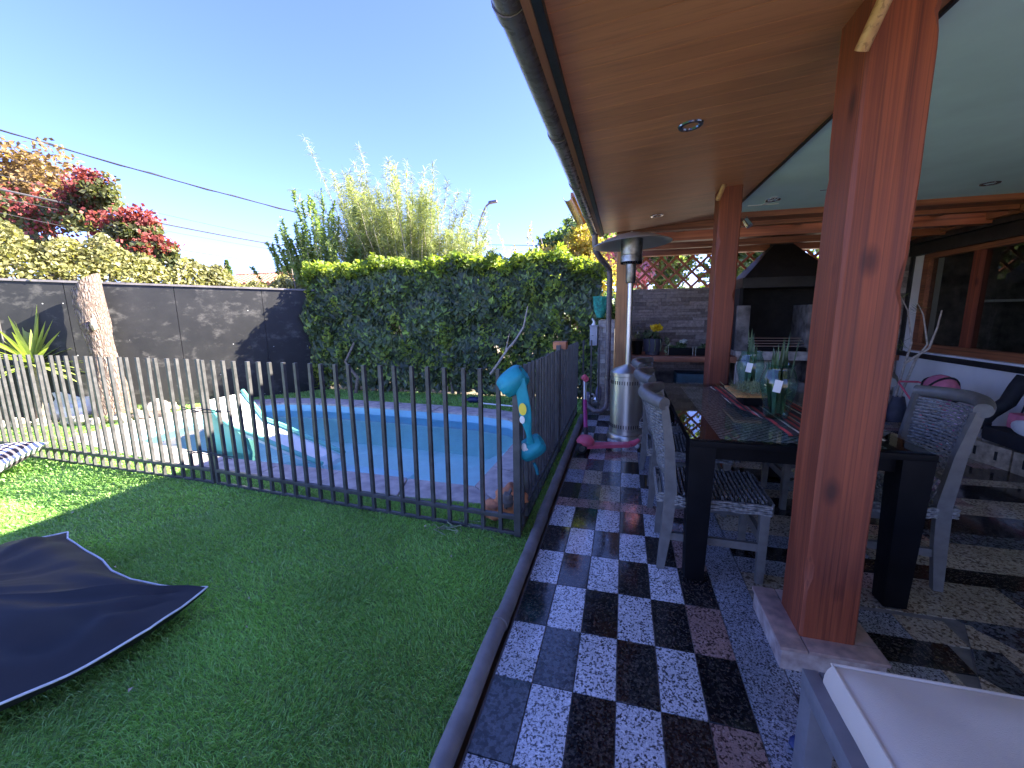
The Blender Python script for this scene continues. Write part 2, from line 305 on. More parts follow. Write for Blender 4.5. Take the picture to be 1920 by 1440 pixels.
MT['wfl'] = leafmat('pale_blossom', [(0, (.35, .42, .45)), (1, (.70, .72, .72))], .3, .6, 8, .2)
MT['pot_leaf'] = leafmat('pot_leaf', [(0, (.05, .09, .04)), (1, (.16, .22, .10))], .2, .5, 8, .3)
MT['turf'] = leafmat('turf_blade', [(0, (.17, .31, .08)), (.55, (.29, .54, .14)), (.85, (.35, .60, .17)), (1, (.48, .62, .28))], .35, .45, 1.3, .18)
MT['turf_base'] = plain('turf_backing', (.20, .30, .07), .9, 0, .3, 60, .8, 160, c2=(.10, .18, .06))

# ------------------------------------------------------------------ mesh builder
class MB:
    def __init__(s): s.v = []; s.f = []
    def add(s, vs, fs):
        o = len(s.v); s.v += [tuple(q) for q in vs]; s.f += [tuple(i+o for i in q) for q in fs]; return s
    def box(s, x0, x1, y0, y1, z0, z1):
        return s.add([(x0, y0, z0), (x1, y0, z0), (x1, y1, z0), (x0, y1, z0), (x0, y0, z1), (x1, y0, z1), (x1, y1, z1), (x0, y1, z1)],
                     [(0, 3, 2, 1), (4, 5, 6, 7), (0, 1, 5, 4), (1, 2, 6, 5), (2, 3, 7, 6), (3, 0, 4, 7)])
    def hexa(s, b, t): # 4 bottom pts, 4 top pts
        return s.add(list(b)+list(t), [(0, 3, 2, 1), (4, 5, 6, 7), (0, 1, 5, 4), (1, 2, 6, 5), (2, 3, 7, 6), (3, 0, 4, 7)])
    def bar(s, p, q, w, h, up=(0, 0, 1)):
        p, q = Vector(p), Vector(q); d = (q-p).normalized(); u = Vector(up)
        if abs(d.dot(u)) > .98: u = Vector((0, 1, 0))
        a = d.cross(u).normalized()*w/2; b = a.cross(d).normalized()*h/2
        return s.hexa([p-a-b, p+a-b, p+a+b, p-a+b], [q-a-b, q+a-b, q+a+b, q-a+b])
    def tube(s, pts, r, n=10, cap=True, closed=False):
        P = [Vector(q) for q in pts]; m = len(P); rr = r if isinstance(r, (list, tuple)) else [r]*m
        o = len(s.v); up = None
        for i in range(m):
            if closed: d = P[(i+1) % m]-P[i-1]
            else: d = P[min(i+1, m-1)]-P[max(i-1, 0)]
            d.normalize()
            if up is None: up = Vector((0, 0, 1)) if abs(d.z) < .9 else Vector((1, 0, 0))
            a = d.cross(up)
            if a.length < 1e-4: a = d.cross(Vector((0, 1, 0)))
            a.normalize(); up = a.cross(d).normalized()
            for k in range(n):
                th = 2*math.pi*k/n; s.v.append(tuple(P[i]+(a*math.cos(th)+up*math.sin(th))*rr[i]))
        for i in range(m-1 if not closed else m):
            j = (i+1) % m
            for k in range(n):
                l = (k+1) % n; s.f.append((o+i*n+k, o+i*n+l, o+j*n+l, o+j*n+k))
        if cap and not closed:
            s.f.append(tuple(o+k for k in reversed(range(n)))); s.f.append(tuple(o+(m-1)*n+k for k in range(n)))
        return s
    def lathe(s, prof, c=(0, 0, 0), n=32, cap=False):
        o = len(s.v)
        for r, z in prof:
            for k in range(n):
                th = 2*math.pi*k/n; s.v.append((c[0]+r*math.cos(th), c[1]+r*math.sin(th), c[2]+z))
        for i in range(len(prof)-1):
            for k in range(n):
                l = (k+1) % n; s.f.append((o+i*n+k, o+i*n+l, o+(i+1)*n+l, o+(i+1)*n+k))
        if cap:
            s.f.append(tuple(o+k for k in reversed(range(n)))); s.f.append(tuple(o+(len(prof)-1)*n+k for k in range(n)))
        return s
    def prism(s, poly, z0, z1):
        n = len(poly); o = len(s.v)
        s.v += [(x, y, z0) for x, y in poly]+[(x, y, z1) for x, y in poly]
        s.f.append(tuple(o+i for i in reversed(range(n)))); s.f.append(tuple(o+n+i for i in range(n)))
        for i in range(n): j = (i+1) % n; s.f.append((o+i, o+j, o+n+j, o+n+i))
        return s
    def blob(s, c, r, seed=0, amp=.2, n=12, m=8, freq=2.0):
        o = len(s.v)
        for i in range(m+1):
            for k in range(n):
                ph = math.pi*i/m; th = 2*math.pi*k/n
                d = Vector((math.sin(ph)*math.cos(th), math.sin(ph)*math.sin(th), math.cos(ph)))
                q = 1+amp*noise.noise(d*freq+Vector((seed*3.1, seed, 0)))*2
                s.v.append((c[0]+d.x*r[0]*q, c[1]+d.y*r[1]*q, c[2]+d.z*r[2]*q))
        for i in range(m):
            for k in range(n):
                l = (k+1) % n; s.f.append((o+i*n+k, o+(i+1)*n+k, o+(i+1)*n+l, o+i*n+l))
        return s
    def build(s, name, mat, parent=None, loc=None, smooth=False, bevel=0, kind=None, seg=2, world=False):
        me = bpy.data.meshes.new(name); me.from_pydata(s.v, [], s.f); me.materials.append(MT[mat] if isinstance(mat, str) else mat)
        bm = bmesh.new(); bm.from_mesh(me)
        bmesh.ops.recalc_face_normals(bm, faces=bm.faces)
        if bevel:
            es = [e for e in bm.edges if len(e.link_faces) == 2 and e.calc_face_angle(0) > .5]
            bmesh.ops.bevel(bm, geom=es, offset=bevel, segments=seg, affect='EDGES', profile=.7)
        bm.to_mesh(me); bm.free()
        if smooth or bevel:
            for q in me.polygons: q.use_smooth = True
            me.set_sharp_from_angle(angle=R(38))
        o = bpy.data.objects.new(name, me); COL.objects.link(o)
        if parent:
            o.parent = parent
            if world: o.location = -Vector(parent.location) if parent.parent is None else -Vector(parent.parent.location)-Vector(parent.location)
        if loc: o.location = loc
        if kind: o['kind'] = kind
        return o
def npmesh(name, V, F, mat, parent=None, kind='stuff', world=True, smooth=False):
    me = bpy.data.meshes.new(name); k = F.shape[1]
    me.vertices.add(len(V)); me.vertices.foreach_set('co', V.astype(np.float32).ravel())
    me.loops.add(F.size); me.loops.foreach_set('vertex_index', F.astype(np.int32).ravel())
    me.polygons.add(len(F)); me.polygons.foreach_set('loop_start', np.arange(0, F.size, k, dtype=np.int32))
    me.update(calc_edges=True); me.materials.append(MT[mat])
    o = bpy.data.objects.new(name, me); COL.objects.link(o)
    if parent:
        o.parent = parent
        if world: o.location = -Vector(parent.location)
    if kind: o['kind'] = kind
    return o
def thing(name, label, cat, loc=(0, 0, 0), group=None, rz=0):
    o = bpy.data.objects.new(name, None); COL.objects.link(o); o.empty_display_size = .1
    o.location = loc; o.rotation_euler = (0, 0, rz); return tag(o, label, cat, group)
def tag(o, label, cat, group=None):
    o['label'] = label; o['category'] = cat
    if group: o['group'] = group
    return o
def struct(o): o['kind'] = 'structure'; return o
def copy_tree(o, parent=None):
    c = o.copy(); COL.objects.link(c)
    if parent is not None: c.parent = parent
    for ch in list(o.children): copy_tree(ch, c)
    return c
def share(o, parent, loc, rot=None):  # cheap copy of a piece
    c = o.copy(); COL.objects.link(c); c.parent = parent; c.location = loc
    if rot is not None: c.rotation_euler = rot
    return c

# leaf clouds -----------------------------------------------------------------
def leaves(P, size, facing=None, spread=.8, aspect=1.0, shape='ivy', droop=0.0, svar=.35):
    """P Nx3 centres; facing: preferred normal (3,) or Nx3; returns V,F"""
    n = len(P)
    nrm = rng.normal(size=(n, 3))
    if facing is not None: nrm = nrm*spread + np.asarray(facing)
    nrm /= np.linalg.norm(nrm, axis=1, keepdims=True)+1e-9
    dirv = rng.normal(size=(n, 3)); dirv[:, 2] -= droop
    dirv -= (dirv*nrm).sum(1, keepdims=True)*nrm; dirv /= np.linalg.norm(dirv, axis=1, keepdims=True)+1e-9
    side = np.cross(nrm, dirv); s = (size*(1+rng.uniform(-svar, svar, n)))[:, None]
    if shape == 'ivy':
        prof = [(-.10, 0, 0), (-.42, -.52, .10), (.05, -.42, .10), (.62, 0, -.04), (.05, .42, .10), (-.42, .52, .10)]
        V = np.stack([P+dirv*s*a+side*s*b*aspect+nrm*s*c for a, b, c in prof], 1)
        F0 = np.array([(0, 1, 2), (0, 2, 3), (0, 3, 4), (0, 4, 5)])
        k = 6
    else:
        prof = [(-.5, 0, 0), (0, -.25*aspect, .05), (.5, 0, -.05), (0, .25*aspect, .05)]
        V = np.stack([P+dirv*s*a+side*s*b+nrm*s*c for a, b, c in prof], 1)
        F0 = np.array([(0, 1, 2), (0, 2, 3)]); k = 4
    F = (F0[None]+np.arange(n)[:, None, None]*k).reshape(-1, 3)
    return V.reshape(-1, 3), F
def crown_pts(n, c, r, lumps=14, seed=1, hollow=.45, flat=False):
    g = np.random.default_rng(seed); c = np.array(c); r = np.array(r)
    d = g.normal(size=(lumps, 3)); d /= np.linalg.norm(d, axis=1, keepdims=True)
    lc = c+d*r*g.uniform(.3, .75, (lumps, 1)); lr = g.uniform(.28, .5, lumps)
    i = g.integers(0, lumps, n); q = g.normal(size=(n, 3)); q /= np.linalg.norm(q, axis=1, keepdims=True)
    return lc[i]+q*(lr[i][:, None]*r)*(g.uniform(hollow, 1.08, (n, 1)))
def strips(A, B, wdt, mid=None):
    """thin blades from A to B (Nx3), width wdt"""
    n = len(A); d = B-A; sd = np.cross(d, rng.normal(size=(n, 3))); sd /= np.linalg.norm(sd, axis=1, keepdims=True)+1e-9
    w_ = np.asarray(wdt).reshape(-1, 1) if np.ndim(wdt) else wdt
    m_ = (A+B)/2 + (mid if mid is not None else 0)
    V = np.stack([A-sd*w_*.5, A+sd*w_*.5, m_+sd*w_*.5, m_-sd*w_*.5, B], 1).reshape(-1, 3)
    F0 = np.array([(0, 1, 2), (0, 2, 3), (3, 2, 4)]); F = (F0[None]+np.arange(n)[:, None, None]*5).reshape(-1, 3)
    return V, F

# ================================================================== GROUND, LAWN, POOL
inner = [(-1.17, 3.06), (-1.15, 4.0), (-1.15, 4.55), (-1.22, 5.0), (-1.5, 5.3), (-2.0, 5.45), (-2.75, 5.52), (-3.43, 5.57), (-4.15, 5.6), (-4.85, 5.62), (-5.55, 5.52), (-5.95, 5.25), (-6.15, 4.77), (-6.05, 4.0), (-5.93, 3.42), (-5.25, 3.34), (-4.55, 3.24), (-3.87, 3.14), (-3.2, 3.12), (-2.5, 3.10), (-1.8, 3.08)]
outer = [(-.86, 2.78), (-.76, 4.0), (-.76, 4.6), (-.86, 5.15), (-1.32, 5.6), (-1.9, 5.83), (-2.72, 5.90), (-3.4, 5.95), (-4.15, 5.99), (-4.95, 6.02), (-5.75, 5.92), (-6.3, 5.6), (-6.62, 4.95), (-6.72, 4.2), (-6.5, 3.22), (-5.3, 3.02), (-4.58, 2.92), (-3.87, 2.84), (-3.2, 2.80), (-2.5, 2.77), (-1.7, 2.74)]
def sheet(name, outerp, hole, z, mat):
    lp = [[Vector((x, y, 0)) for x, y in outerp]]
    if hole: lp.append([Vector((x, y, 0)) for x, y in hole])
    tri = geometry.tessellate_polygon(lp); pts = [q for l in lp for q in l]
    b = MB(); b.add([(q.x, q.y, z) for q in pts], [tuple(t_) for t_ in tri]); o = b.build(name, mat)
    if o.data.polygons[0].normal.z < 0: o.data.flip_normals()
    return o
hole = [((a[0]+b[0])/2, (a[1]+b[1])/2) for a, b in zip(inner, outer)]
struct(sheet('ground', [(-250, -250), (250, -250), (250, 250), (-250, 250)], hole, -.06, 'earth'))
LAWN = [(-.50, -6), (-.50, 6.15), (-.62, 6.9), (-5.55, 6.9), (-5.75, 6.86), (-8.15, 3.55), (-9.6, 1.55), (-13, -3), (-13, -6)]
struct(sheet('lawn', LAWN, hole, -.012, 'turf_base'))
# turf blades
def inside(poly, X, Y):
    r = np.zeros(len(X), bool); n = len(poly)
    for i in range(n):
        x1, y1 = poly[i]; x2, y2 = poly[(i+1) % n]
        c = ((y1 > Y) != (y2 > Y)) & (X < (x2-x1)*(Y-y1)/(y2-y1+1e-12)+x1); r ^= c
    return r
def turf():
    Vs = []; Fs = []; off = 0
    for d0, d1, dens, hgt, wd in ((1.0, 2.3, 26000, .026, .0030), (2.3, 3.6, 15000, .027, .0036), (3.6, 5.5, 6500, .028, .006), (5.5, 9.5, 2600, .03, .010)):
        n = int(dens*8.2*6.4); X = rng.uniform(-8.7, -.5, n); Y = rng.uniform(.5, 6.9, n)
        d = np.hypot(X, Y); k = (d >= d0) & (d < d1) & inside(LAWN, X, Y) & ~inside(outer, X, Y)
        fx, fy = math.sin(yaw), math.cos(yaw); dep = X*fx+Y*fy; lat = X*fy-Y*fx
        k &= (np.abs(lat) < dep*1.36+.3) & (dep > .75)
        X, Y = X[k], Y[k]; m_ = len(X)
        A = np.stack([X, Y, np.full(m_, -.012)], 1)
        cx = np.sin(X*7+Y*3)+np.sin(Y*9-X*4)     # nap direction varies gently
        an = rng.uniform(0, 2*np.pi, m_)*.75+cx*.9+2.4
        ln = hgt*rng.uniform(.55, 1.25, m_)
        B = A+np.stack([np.cos(an)*ln*.8, np.sin(an)*ln*.8, ln*.85], 1)
        mid = np.stack([-np.cos(an)*ln*.12, -np.sin(an)*ln*.12, ln*.16], 1)
        V, F = strips(A, B, np.full(m_, wd), mid); Vs.append(V); Fs.append(F+off); off += len(V)
    return npmesh('artificial_grass', np.concatenate(Vs), np.concatenate(Fs), 'turf')
tag(turf(), 'short green artificial grass covering the garden lawn', 'grass')

# pool
pool = thing('swimming_pool', 'kidney edged pale blue swimming pool rimmed with grey stone coping', 'swimming pool', (-3.5, 4.2, 0))
def ring(b, A, za, B, zb):
    n = len(A); o = len(b.v); b.v += [(x, y, za) for x, y in A]+[(x, y, zb) for x, y in B]
    for i in range(n): j = (i+1) % n; b.f.append((o+i, o+j, o+n+j, o+n+i))
def shrink(P, d):
    n = len(P); out = []
    for i in range(n):
        a, b, c = Vector(P[i-1]), Vector(P[i]), Vector(P[(i+1) % n])
        e = ((b-a).normalized()+(c-b).normalized()).normalized(); nv = Vector((-e.y, e.x)); out.append(tuple(b+nv*d))
    return out
in2 = shrink(inner, .03); in3 = shrink(inner, .38); in4 = shrink(inner, .75)
b = MB(); ring(b, inner, -.02, in2, -.23); b.build('shaded_wall_band', 'basin_shade', pool, world=True, smooth=True)  # strip of plain pool wall with its shade in the colour
b = MB(); ring(b, in2, -.23, in2, -.62); ring(b, in2, -.62, in3, -.64); ring(b, in3, -.64, in4, -.85)
o = len(b.v); b.v += [(x, y, -.85) for x, y in in4]; tri = geometry.tessellate_polygon([[Vector((x, y, 0)) for x, y in in4]]); b.f += [tuple(o+i for i in t_) for t_ in tri]
b.build('basin', 'basin', pool, world=True)
b = MB().prism([(-3.95, 3.2), (-2.15, 3.17), (-2.2, 3.95), (-3.9, 4.0)], -.9, -.30); b.build('bench_step', 'basin_step', pool, world=True, bevel=.04)
b = MB().prism([(-1.2, 3.4), (-1.2, 4.9), (-1.5, 5.0), (-1.75, 4.2), (-1.6, 3.5)], -.9, -.36); b.build('corner_step', 'basin', pool, world=True, bevel=.05)
# coping stones
for i in range(len(inner)):
    j = (i+1) % len(inner); a0, a1, b0, b1 = map(Vector, (inner[i], inner[j], outer[i], outer[j]))
    L = (a1-a0).length; k = max(1, round(L/.62))
    for q in range(k):
        t0 = q/k; t1 = (q+1)/k; e = .006/L
        P = [a0.lerp(a1, t0+e), a0.lerp(a1, t1-e), b0.lerp(b1, t1-e), b0.lerp(b1, t0+e)]
        z = .008+random.uniform(0, .006)
        MB().prism([(p_.x, p_.y) for p_ in P], -.05, z).build('coping_stone', 'coping', pool, world=True, bevel=.006)
b = MB(); ring(b, inner, -.03, outer, -.03); ring(b, outer, -.03, outer, -.1); b.build('mortar_bed', 'concrete', pool, world=True)
wt = sheet('pool_water', shrink(inner, .02), None, -.12, 'water'); struct(wt)

# slide in the pool
sl = thing('pool_slide', 'white water slide with sea green raised edges dipping into the pool', 'slide', (-3.8, 3.8, 0))
path = [(-4.78, 3.92, .46), (-4.66, 3.88, .38), (-4.5, 3.84, .26), (-4.3, 3.80, .15), (-4.0, 3.78, .09), (-3.7, 3.75, .01), (-3.4, 3.73, -.07), (-3.08, 3.71, -.16)]
b = MB(); g1 = MB(); g2 = MB()
for i, (x, y, z) in enumerate(path):
    wv = .24 if i < 3 else .22-.008*i
    b.v += [(x, y-wv, z), (x, y+wv, z), (x, y+wv, z-.05), (x, y-wv, z-.05)]
for i in range(len(path)-1):
    o = 4*i
    for k in range(4): l = (k+1) % 4; b.f.append((o+k, o+l, o+4+l, o+4+k))
b.f += [(0, 1, 2, 3), tuple(len(b.v)-4+k for k in (3, 2, 1, 0))]
b.build('chute', 'slide', sl, world=True, smooth=True)
for sgn in (-1, 1):
    pp = [(x, y+sgn*((.24 if i < 3 else .22-.008*i)+.02), z+.03) for i, (x, y, z) in enumerate(path)]
    MB().tube(pp, .026, 10).build('side_rim', 'slide_g', sl, world=True, smooth=True)
MB().hexa([(-4.72, 3.64, -.9), (-4.58, 3.64, -.9), (-4.58, 4.18, -.9), (-4.72, 4.18, -.9)], [(-4.72, 3.66, .37), (-4.66, 3.66, .35), (-4.66, 4.12, .35), (-4.72, 4.12, .37)]).build('rear_panel', 'slide_g', sl, world=True, bevel=.01)
MB().hexa([(-4.58, 3.60, -.6), (-3.98, 3.58, -.6), (-3.98, 3.62, -.6), (-4.58, 3.64, -.6)], [(-4.62, 3.60, .33), (-4.15, 3.58, .08), (-4.15, 3.62, .08), (-4.62, 3.64, .33)]).build('side_panel', 'slide_g', sl, world=True)
# skimmer pole + blue thing on far grass
o = MB().tube([(-2.15, 6.03, .04), (-1.0, 5.86, .03)], .012, 8).build('skimmer_pole', 'white'); tag(o, 'thin white pole lying on the grass past the pool', 'pole')
o = MB().blob((-2.35, 6.25, .04), (.14, .08, .05), 3).build('pool_toy', 'blue', smooth=True); tag(o, 'small dark blue toy on the grass beyond the pool', 'toy')

# ================================================================== BLACK PLYWOOD WALL
wall = thing('plywood_wall', 'tall black painted plywood boundary wall with scuffs behind the trunk', 'wall', (-7, 5.2, 0))
wa, wb = Vector((-10.6, .20)), Vector((-5.70, 6.92)); wd = (wb-wa); WL = wd.length; wd.normalize(); wn = Vector((wd.y, -wd.x))
x = 0; i = 0
while x < WL-.05:
    x1 = min(x+1.22, WL); a_ = wa+wd*(x+.004); c_ = wa+wd*(x1-.004); h0 = 2.03-.10*(x/WL); h1 = 2.03-.10*(x1/WL)
    n_ = wn*.018
    MB().hexa([(a_.x, a_.y, -.05), (c_.x, c_.y, -.05), (c_.x-n_.x, c_.y-n_.y, -.05), (a_.x-n_.x, a_.y-n_.y, -.05)],
              [(a_.x, a_.y, h0), (c_.x, c_.y, h1), (c_.x-n_.x, c_.y-n_.y, h1), (a_.x-n_.x, a_.y-n_.y, h0)]).build('panel', 'ply', wall, world=True)
    # back post
    q = wa+wd*x1-wn*.05; MB().box(q.x-.03, q.x+.03, q.y-.03, q.y+.03, -.05, h1).build('stud', 'paint', wall, world=True)
    x = x1; i += 1
a_ = wa+wn*.012; c_ = wb+wn*.012
MB().bar((a_.x, a_.y, 2.03), (c_.x, c_.y, 1.93), .035, .03).build('top_rail', 'lamp_metal', wall, world=True)
q = wa+wd*3.95+wn*.03; MB().box(q.x-.04, q.x+.04, q.y-.03, q.y+.03, -.05, 1.99).build('post', 'black_wood', wall, world=True)
q = wa+wd*4.22+wn*.012; MB().tube([(q.x, q.y, 0), (q.x, q.y, 2.0)], .009, 8).build('conduit', 'lamp_metal', wall, world=True)

# vine mass on top / behind the wall
vine = thing('climbing_vine', 'cream and yellow leaved vine mounded along the top of the black wall', 'vine', (-7.6, 5.4, 0))
def vine_top(s): # s along wall; height
    f = s/WL; return np.interp(s, [0, 2.5, 4.0, 5.1, 6.2, 7.1, 8.3], [3.1, 3.0, 2.78, 2.62, 2.40, 2.14, 2.02])
n = 34000; s_ = rng.uniform(0, WL-.15, n); tz = vine_top(s_)+.10*np.sin(s_*5)+.07*np.sin(s_*13+1); lo = 1.82
u = rng.uniform(0, 1, n)**.7; zz = lo+(tz-lo)*u; back = rng.uniform(-.05, .55, n)+(u**2)*.35
P = np.stack([wa.x+wd.x*s_-wn.x*back, wa.y+wd.y*s_-wn.y*back, zz], 1)
k = ~((back < .02) & (zz < 1.98)); V, F = leaves(P[k], .060, (wn.x*.5, wn.y*.5, .6), .8, shape='dia', aspect=1.5)
npmesh('foliage', V, F, 'vine', vine)
b = MB()
for i in range(14):
    s0 = .3+i*.58; p0 = wa+wd*s0-wn*.15; pts = [(p0.x, p0.y, 0), (p0.x+.03, p0.y, 1.2), (p0.x+random.uniform(-.2, .2), p0.y-.0, 2.0), (p0.x+random.uniform(-.3, .3), p0.y+.2, 2.35)]
    b.tube(pts, [.02, .015, .01, .005], 6)
b.build('stem', 'twig', vine, world=True, kind='stuff')
# short barbs / uprights over the wall
# ================================================================== IVY HEDGE
hedge = thing('ivy_hedge', 'dense green ivy hedge with sunlit yellow top behind the pool', 'hedge', (-3, 7, 0))
HX0, HX1, HY = -5.85, -.40, 6.80
n = 21000; X = rng.uniform(HX0, HX1, n); Z = rng.uniform(0.02, 1, n)**.92
top = 2.30+.05*np.sin(X*4)+.04*np.sin(X*11)-.25*np.clip(X+1.0, 0, 1); top = np.where(X < -5.4, top-.12, top)
Zz = Z*top; bulge = .16*np.sin(np.clip(Zz/2.3, 0, 1)*3.0)+.05*np.sin(X*5+Zz*4)+.05*np.sin(X*2.3-Zz*7)
Y = HY-bulge+rng.exponential(.07, n)
hol = np.sin(X*3.1+1.2)*np.sin(Zz*4.4+X)+.5*np.sin(X*7.7+Zz*6)
k = (rng.uniform(0, 1, n) < np.where(Zz < .55, .35+.9*Zz, 1)) & ~((hol > 1.12) & (Zz < 1.5)) & ~((X > -1.9) & (X < -.75) & (Zz < 1.15) & (Zz > .2) & (rng.uniform(0, 1, n) < .62))
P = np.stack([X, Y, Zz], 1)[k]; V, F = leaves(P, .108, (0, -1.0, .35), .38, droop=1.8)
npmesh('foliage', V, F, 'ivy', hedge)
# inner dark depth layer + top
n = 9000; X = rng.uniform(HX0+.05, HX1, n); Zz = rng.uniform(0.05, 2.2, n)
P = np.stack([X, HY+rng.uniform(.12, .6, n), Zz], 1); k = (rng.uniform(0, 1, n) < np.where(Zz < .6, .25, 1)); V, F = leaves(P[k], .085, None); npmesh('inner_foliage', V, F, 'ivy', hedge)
n = 9500; X = rng.uniform(HX0, HX1+.1, n); tp_ = 2.30+.05*np.sin(X*4)+.04*np.sin(X*11)-.25*np.clip(X+1.0, 0, 1)
P = np.stack([X, HY+rng.uniform(-.16, .85, n), tp_+rng.uniform(-.14, .10, n)+.05*np.sin(X*17)], 1)
V, F = leaves(P, .072, (.3, -.1, 1), .8); npmesh('top_growth', V, F, 'ivy_backlit_young', hedge)
n = 2600; X = HX0+rng.normal(0, .07, n); P = np.stack([X, HY+rng.uniform(-.1, .6, n), rng.uniform(.05, 2.25, n)], 1); V, F = leaves(P, .075, (-1, -.5, .2), .6); npmesh('side_growth', V, F, 'ivy_backlit_young', hedge)
# light green sprigs on the front
cx = rng.uniform(HX0+.1, HX1-.2, 46); cz = rng.uniform(.4, 2.1, 46); i = rng.integers(0, 46, 1100)
P = np.stack([cx[i]+rng.normal(0, .06, 1100), np.full(1100, HY-.22)+rng.normal(0, .03, 1100), cz[i]+rng.normal(0, .09, 1100)], 1)
V, F = leaves(P, .06, (0, -1, .4), .6); npmesh('young_growth', V, F, 'ivy_backlit_young', hedge)
b = MB()
for i in range(26):
    x0 = random.uniform(HX0+.2, HX1-.1); pts = [(x0, HY+.1, 0)]
    for j in range(5): pts.append((pts[-1][0]+random.uniform(-.15, .15), HY+random.uniform(0, .25), pts[-1][2]+.35))
    b.tube(pts, [.025, .02, .016, .012, .01, .006], 6)
b.build('stems', 'twig', hedge, world=True, kind='stuff')
MB().tube([(-2.12, 6.0+.45, .45), (-1.98, 6.40, .62), (-1.80, 6.42, .88), (-1.70, 6.48, 1.0), (-1.56, 6.5, 1.22), (-1.50, 6.55, 1.55)], [.022, .022, .020, .018, .015, .008], 8).build('bare_branch', 'pale_twig', hedge, world=True, smooth=True)
MB().tube([(-1.85, 6.42, .82), (-1.78, 6.44, 1.12)], [.012, .005], 6).build('bare_branch', 'pale_twig', hedge, world=True, smooth=True)
MB().tube([(-4.85, 6.6, .0), (-4.75, 6.55, .3), (-4.95, 6.5, .6), (-4.8, 6.6, .95)], [.035, .03, .025, .02], 8).build('bare_branch', 'twig', hedge, world=True, smooth=True)

# ================================================================== CUT TREE TRUNK, YUCCA, ROCKS
tr_ = thing('tree_stump', 'tall sawn off tree trunk with rough bark before the black wall', 'tree trunk', (-7.17, 4.15, 0))
b = MB(); NS = 28; NR = 46; nv = 0
for i in range(NR):
    z = -.05+2.0*i/(NR-1); r0 = .155+.055*math.exp(-max(z, 0)*3)+.012*math.sin(z*5)
    cxx = -7.17-.03*z+.02*math.sin(z*2.2); cyy = 4.15+.02*math.sin(z*3)
    for k in range(NS):
        th = 2*math.pi*k/NS; d = Vector((math.cos(th), math.sin(th), 0)); q = noise.noise(Vector((math.cos(th)*3, math.sin(th)*3, z*1.3)))*.022+noise.noise(Vector((math.cos(th)*9, math.sin(th)*9, z*4)))*.014
        zz_ = z
        if i >= NR-3: zz_ = z+(.12*math.cos(th-.6))*(i-(NR-4))/3
        b.v.append((cxx+d.x*(r0+q), cyy+d.y*(r0+q), zz_))
for i in range(NR-1):
    for k in range(NS): l = (k+1) % NS; b.f.append((i*NS+k, i*NS+l, (i+1)*NS+l, (i+1)*NS+k))
b.build('trunk', 'bark', tr_, world=True, smooth=True)
cb = MB(); o = (NR-1)*NS; cb.v = [b.v[o+k] for k in range(NS)]; cb.v = [(x, y, z+.002) for x, y, z in cb.v]; cb.f = [tuple(range(NS))]; cb.build('cut_face', 'pale_twig', tr_, world=True)
MB().blob((-7.11, 3.995, 1.32), (.045, .035, .09), 5, .15).build('knot', 'bark', tr_, world=True, smooth=True)
MB().blob((-7.04, 4.02, 1.36), (.035, .04, .08), 8, .15).build('knot', 'block', tr_, world=True, smooth=True)

yc = thing('yucca_plant', 'spiky yellow green yucca beside the sawn trunk', 'yucca', (-7.86, 3.72, 0))
MB().tube([(-7.86, 3.72, -.03), (-7.84, 3.72, .4), (-7.86, 3.74, .84)], [.07, .06, .055], 10).build('stem', 'twig', yc, world=True, smooth=True)
for i in range(64):
    az = random.uniform(0, 2*math.pi); el = random.uniform(-.35, 1.45); L = random.uniform(.50, .86)
    d = Vector((math.cos(az)*math.cos(el), math.sin(az)*math.cos(el), math.sin(el))); sd_ = d.cross(Vector((0, 0, 1))); sd_.normalize(); up = sd_.cross(d)
    b = MB(); c0 = Vector((-7.86, 3.74, .84)); K = 5
    for k in range(K+1):
        t_ = k/K; p_ = c0+d*L*t_+Vector((0, 0, -.16*L*t_*t_*math.cos(el))); wv = .032*math.sin(math.pi*min(1, .22+t_*.78))*1.0+.001
        b.v += [tuple(p_-sd_*wv), tuple(p_-up*.008*(1-t_)), tuple(p_+sd_*wv)]
    for k in range(K): o = 3*k; b.f += [(o, o+1, o+4, o+3), (o+1, o+2, o+5, o+4)]
    b.build('leaf', 'yucca', yc, world=True)
def rock(name, c, r, mat, label, cat='rock', group=None, seed=0):
    o = MB().blob((0, 0, 0), r, seed, .28, 14, 9, 1.6).build(name, mat, smooth=True); o.location = c; return tag(o, label, cat, group)
rock('boulder', (-8.02, 4.05, .16), (.34, .24, .26), 'white_rock', 'large pale boulder with white top left of the sawn trunk', seed=2)
rock('boulder', (-7.62, 4.05, .10), (.22, .2, .18), 'white_rock', 'smaller white boulder right beside the large pale one', seed=5)
RG = 'round stones edging the flower bed under the trunk'
rk = [(-7.4, 3.78, .04, .14), (-7.18, 3.76, .05, .12), (-6.98, 3.80, .04, .11), (-6.80, 4.0, .05, .13), (-6.74, 4.22, .06, .14), (-6.72, 4.46, .05, .13), (-7.9, 3.5, .05, .12), (-8.1, 3.36, .04, .13), (-8.3, 3.5, .05, .12), (-7.7, 3.62, .04, .11), (-6.88, 4.72, .06, .12)]
RL = ['flat tan stone directly in front of the trunk, leftmost of the front three', 'tan stone at the front foot of the trunk', 'small tan stone at the front right foot of the trunk', 'tan stone at the front right bend of the bed edging',
      'tan stone right of the trunk, nearest the pool corner', 'tan stone behind the pool side bend of the bed edging', 'tan stone in front of the yucca stem', 'tan stone left of the yucca at the front of the bed', 'leftmost tan stone of the bed edging by the wall', 'small tan stone between the yucca and the trunk', 'farthest tan stone of the bed edging behind the trunk']
for i, (x, y, z, r) in enumerate(rk):
    rock('bed_stone', (x, y, z), (r, r*.7, r*.55), 'rock', RL[i], 'stone', RG, seed=i+10)
rock('bed_stone', (-6.6, 4.35, .10), (.17, .12, .14), 'rock', 'tallest tan stone right of the sawn trunk', 'stone', seed=31)
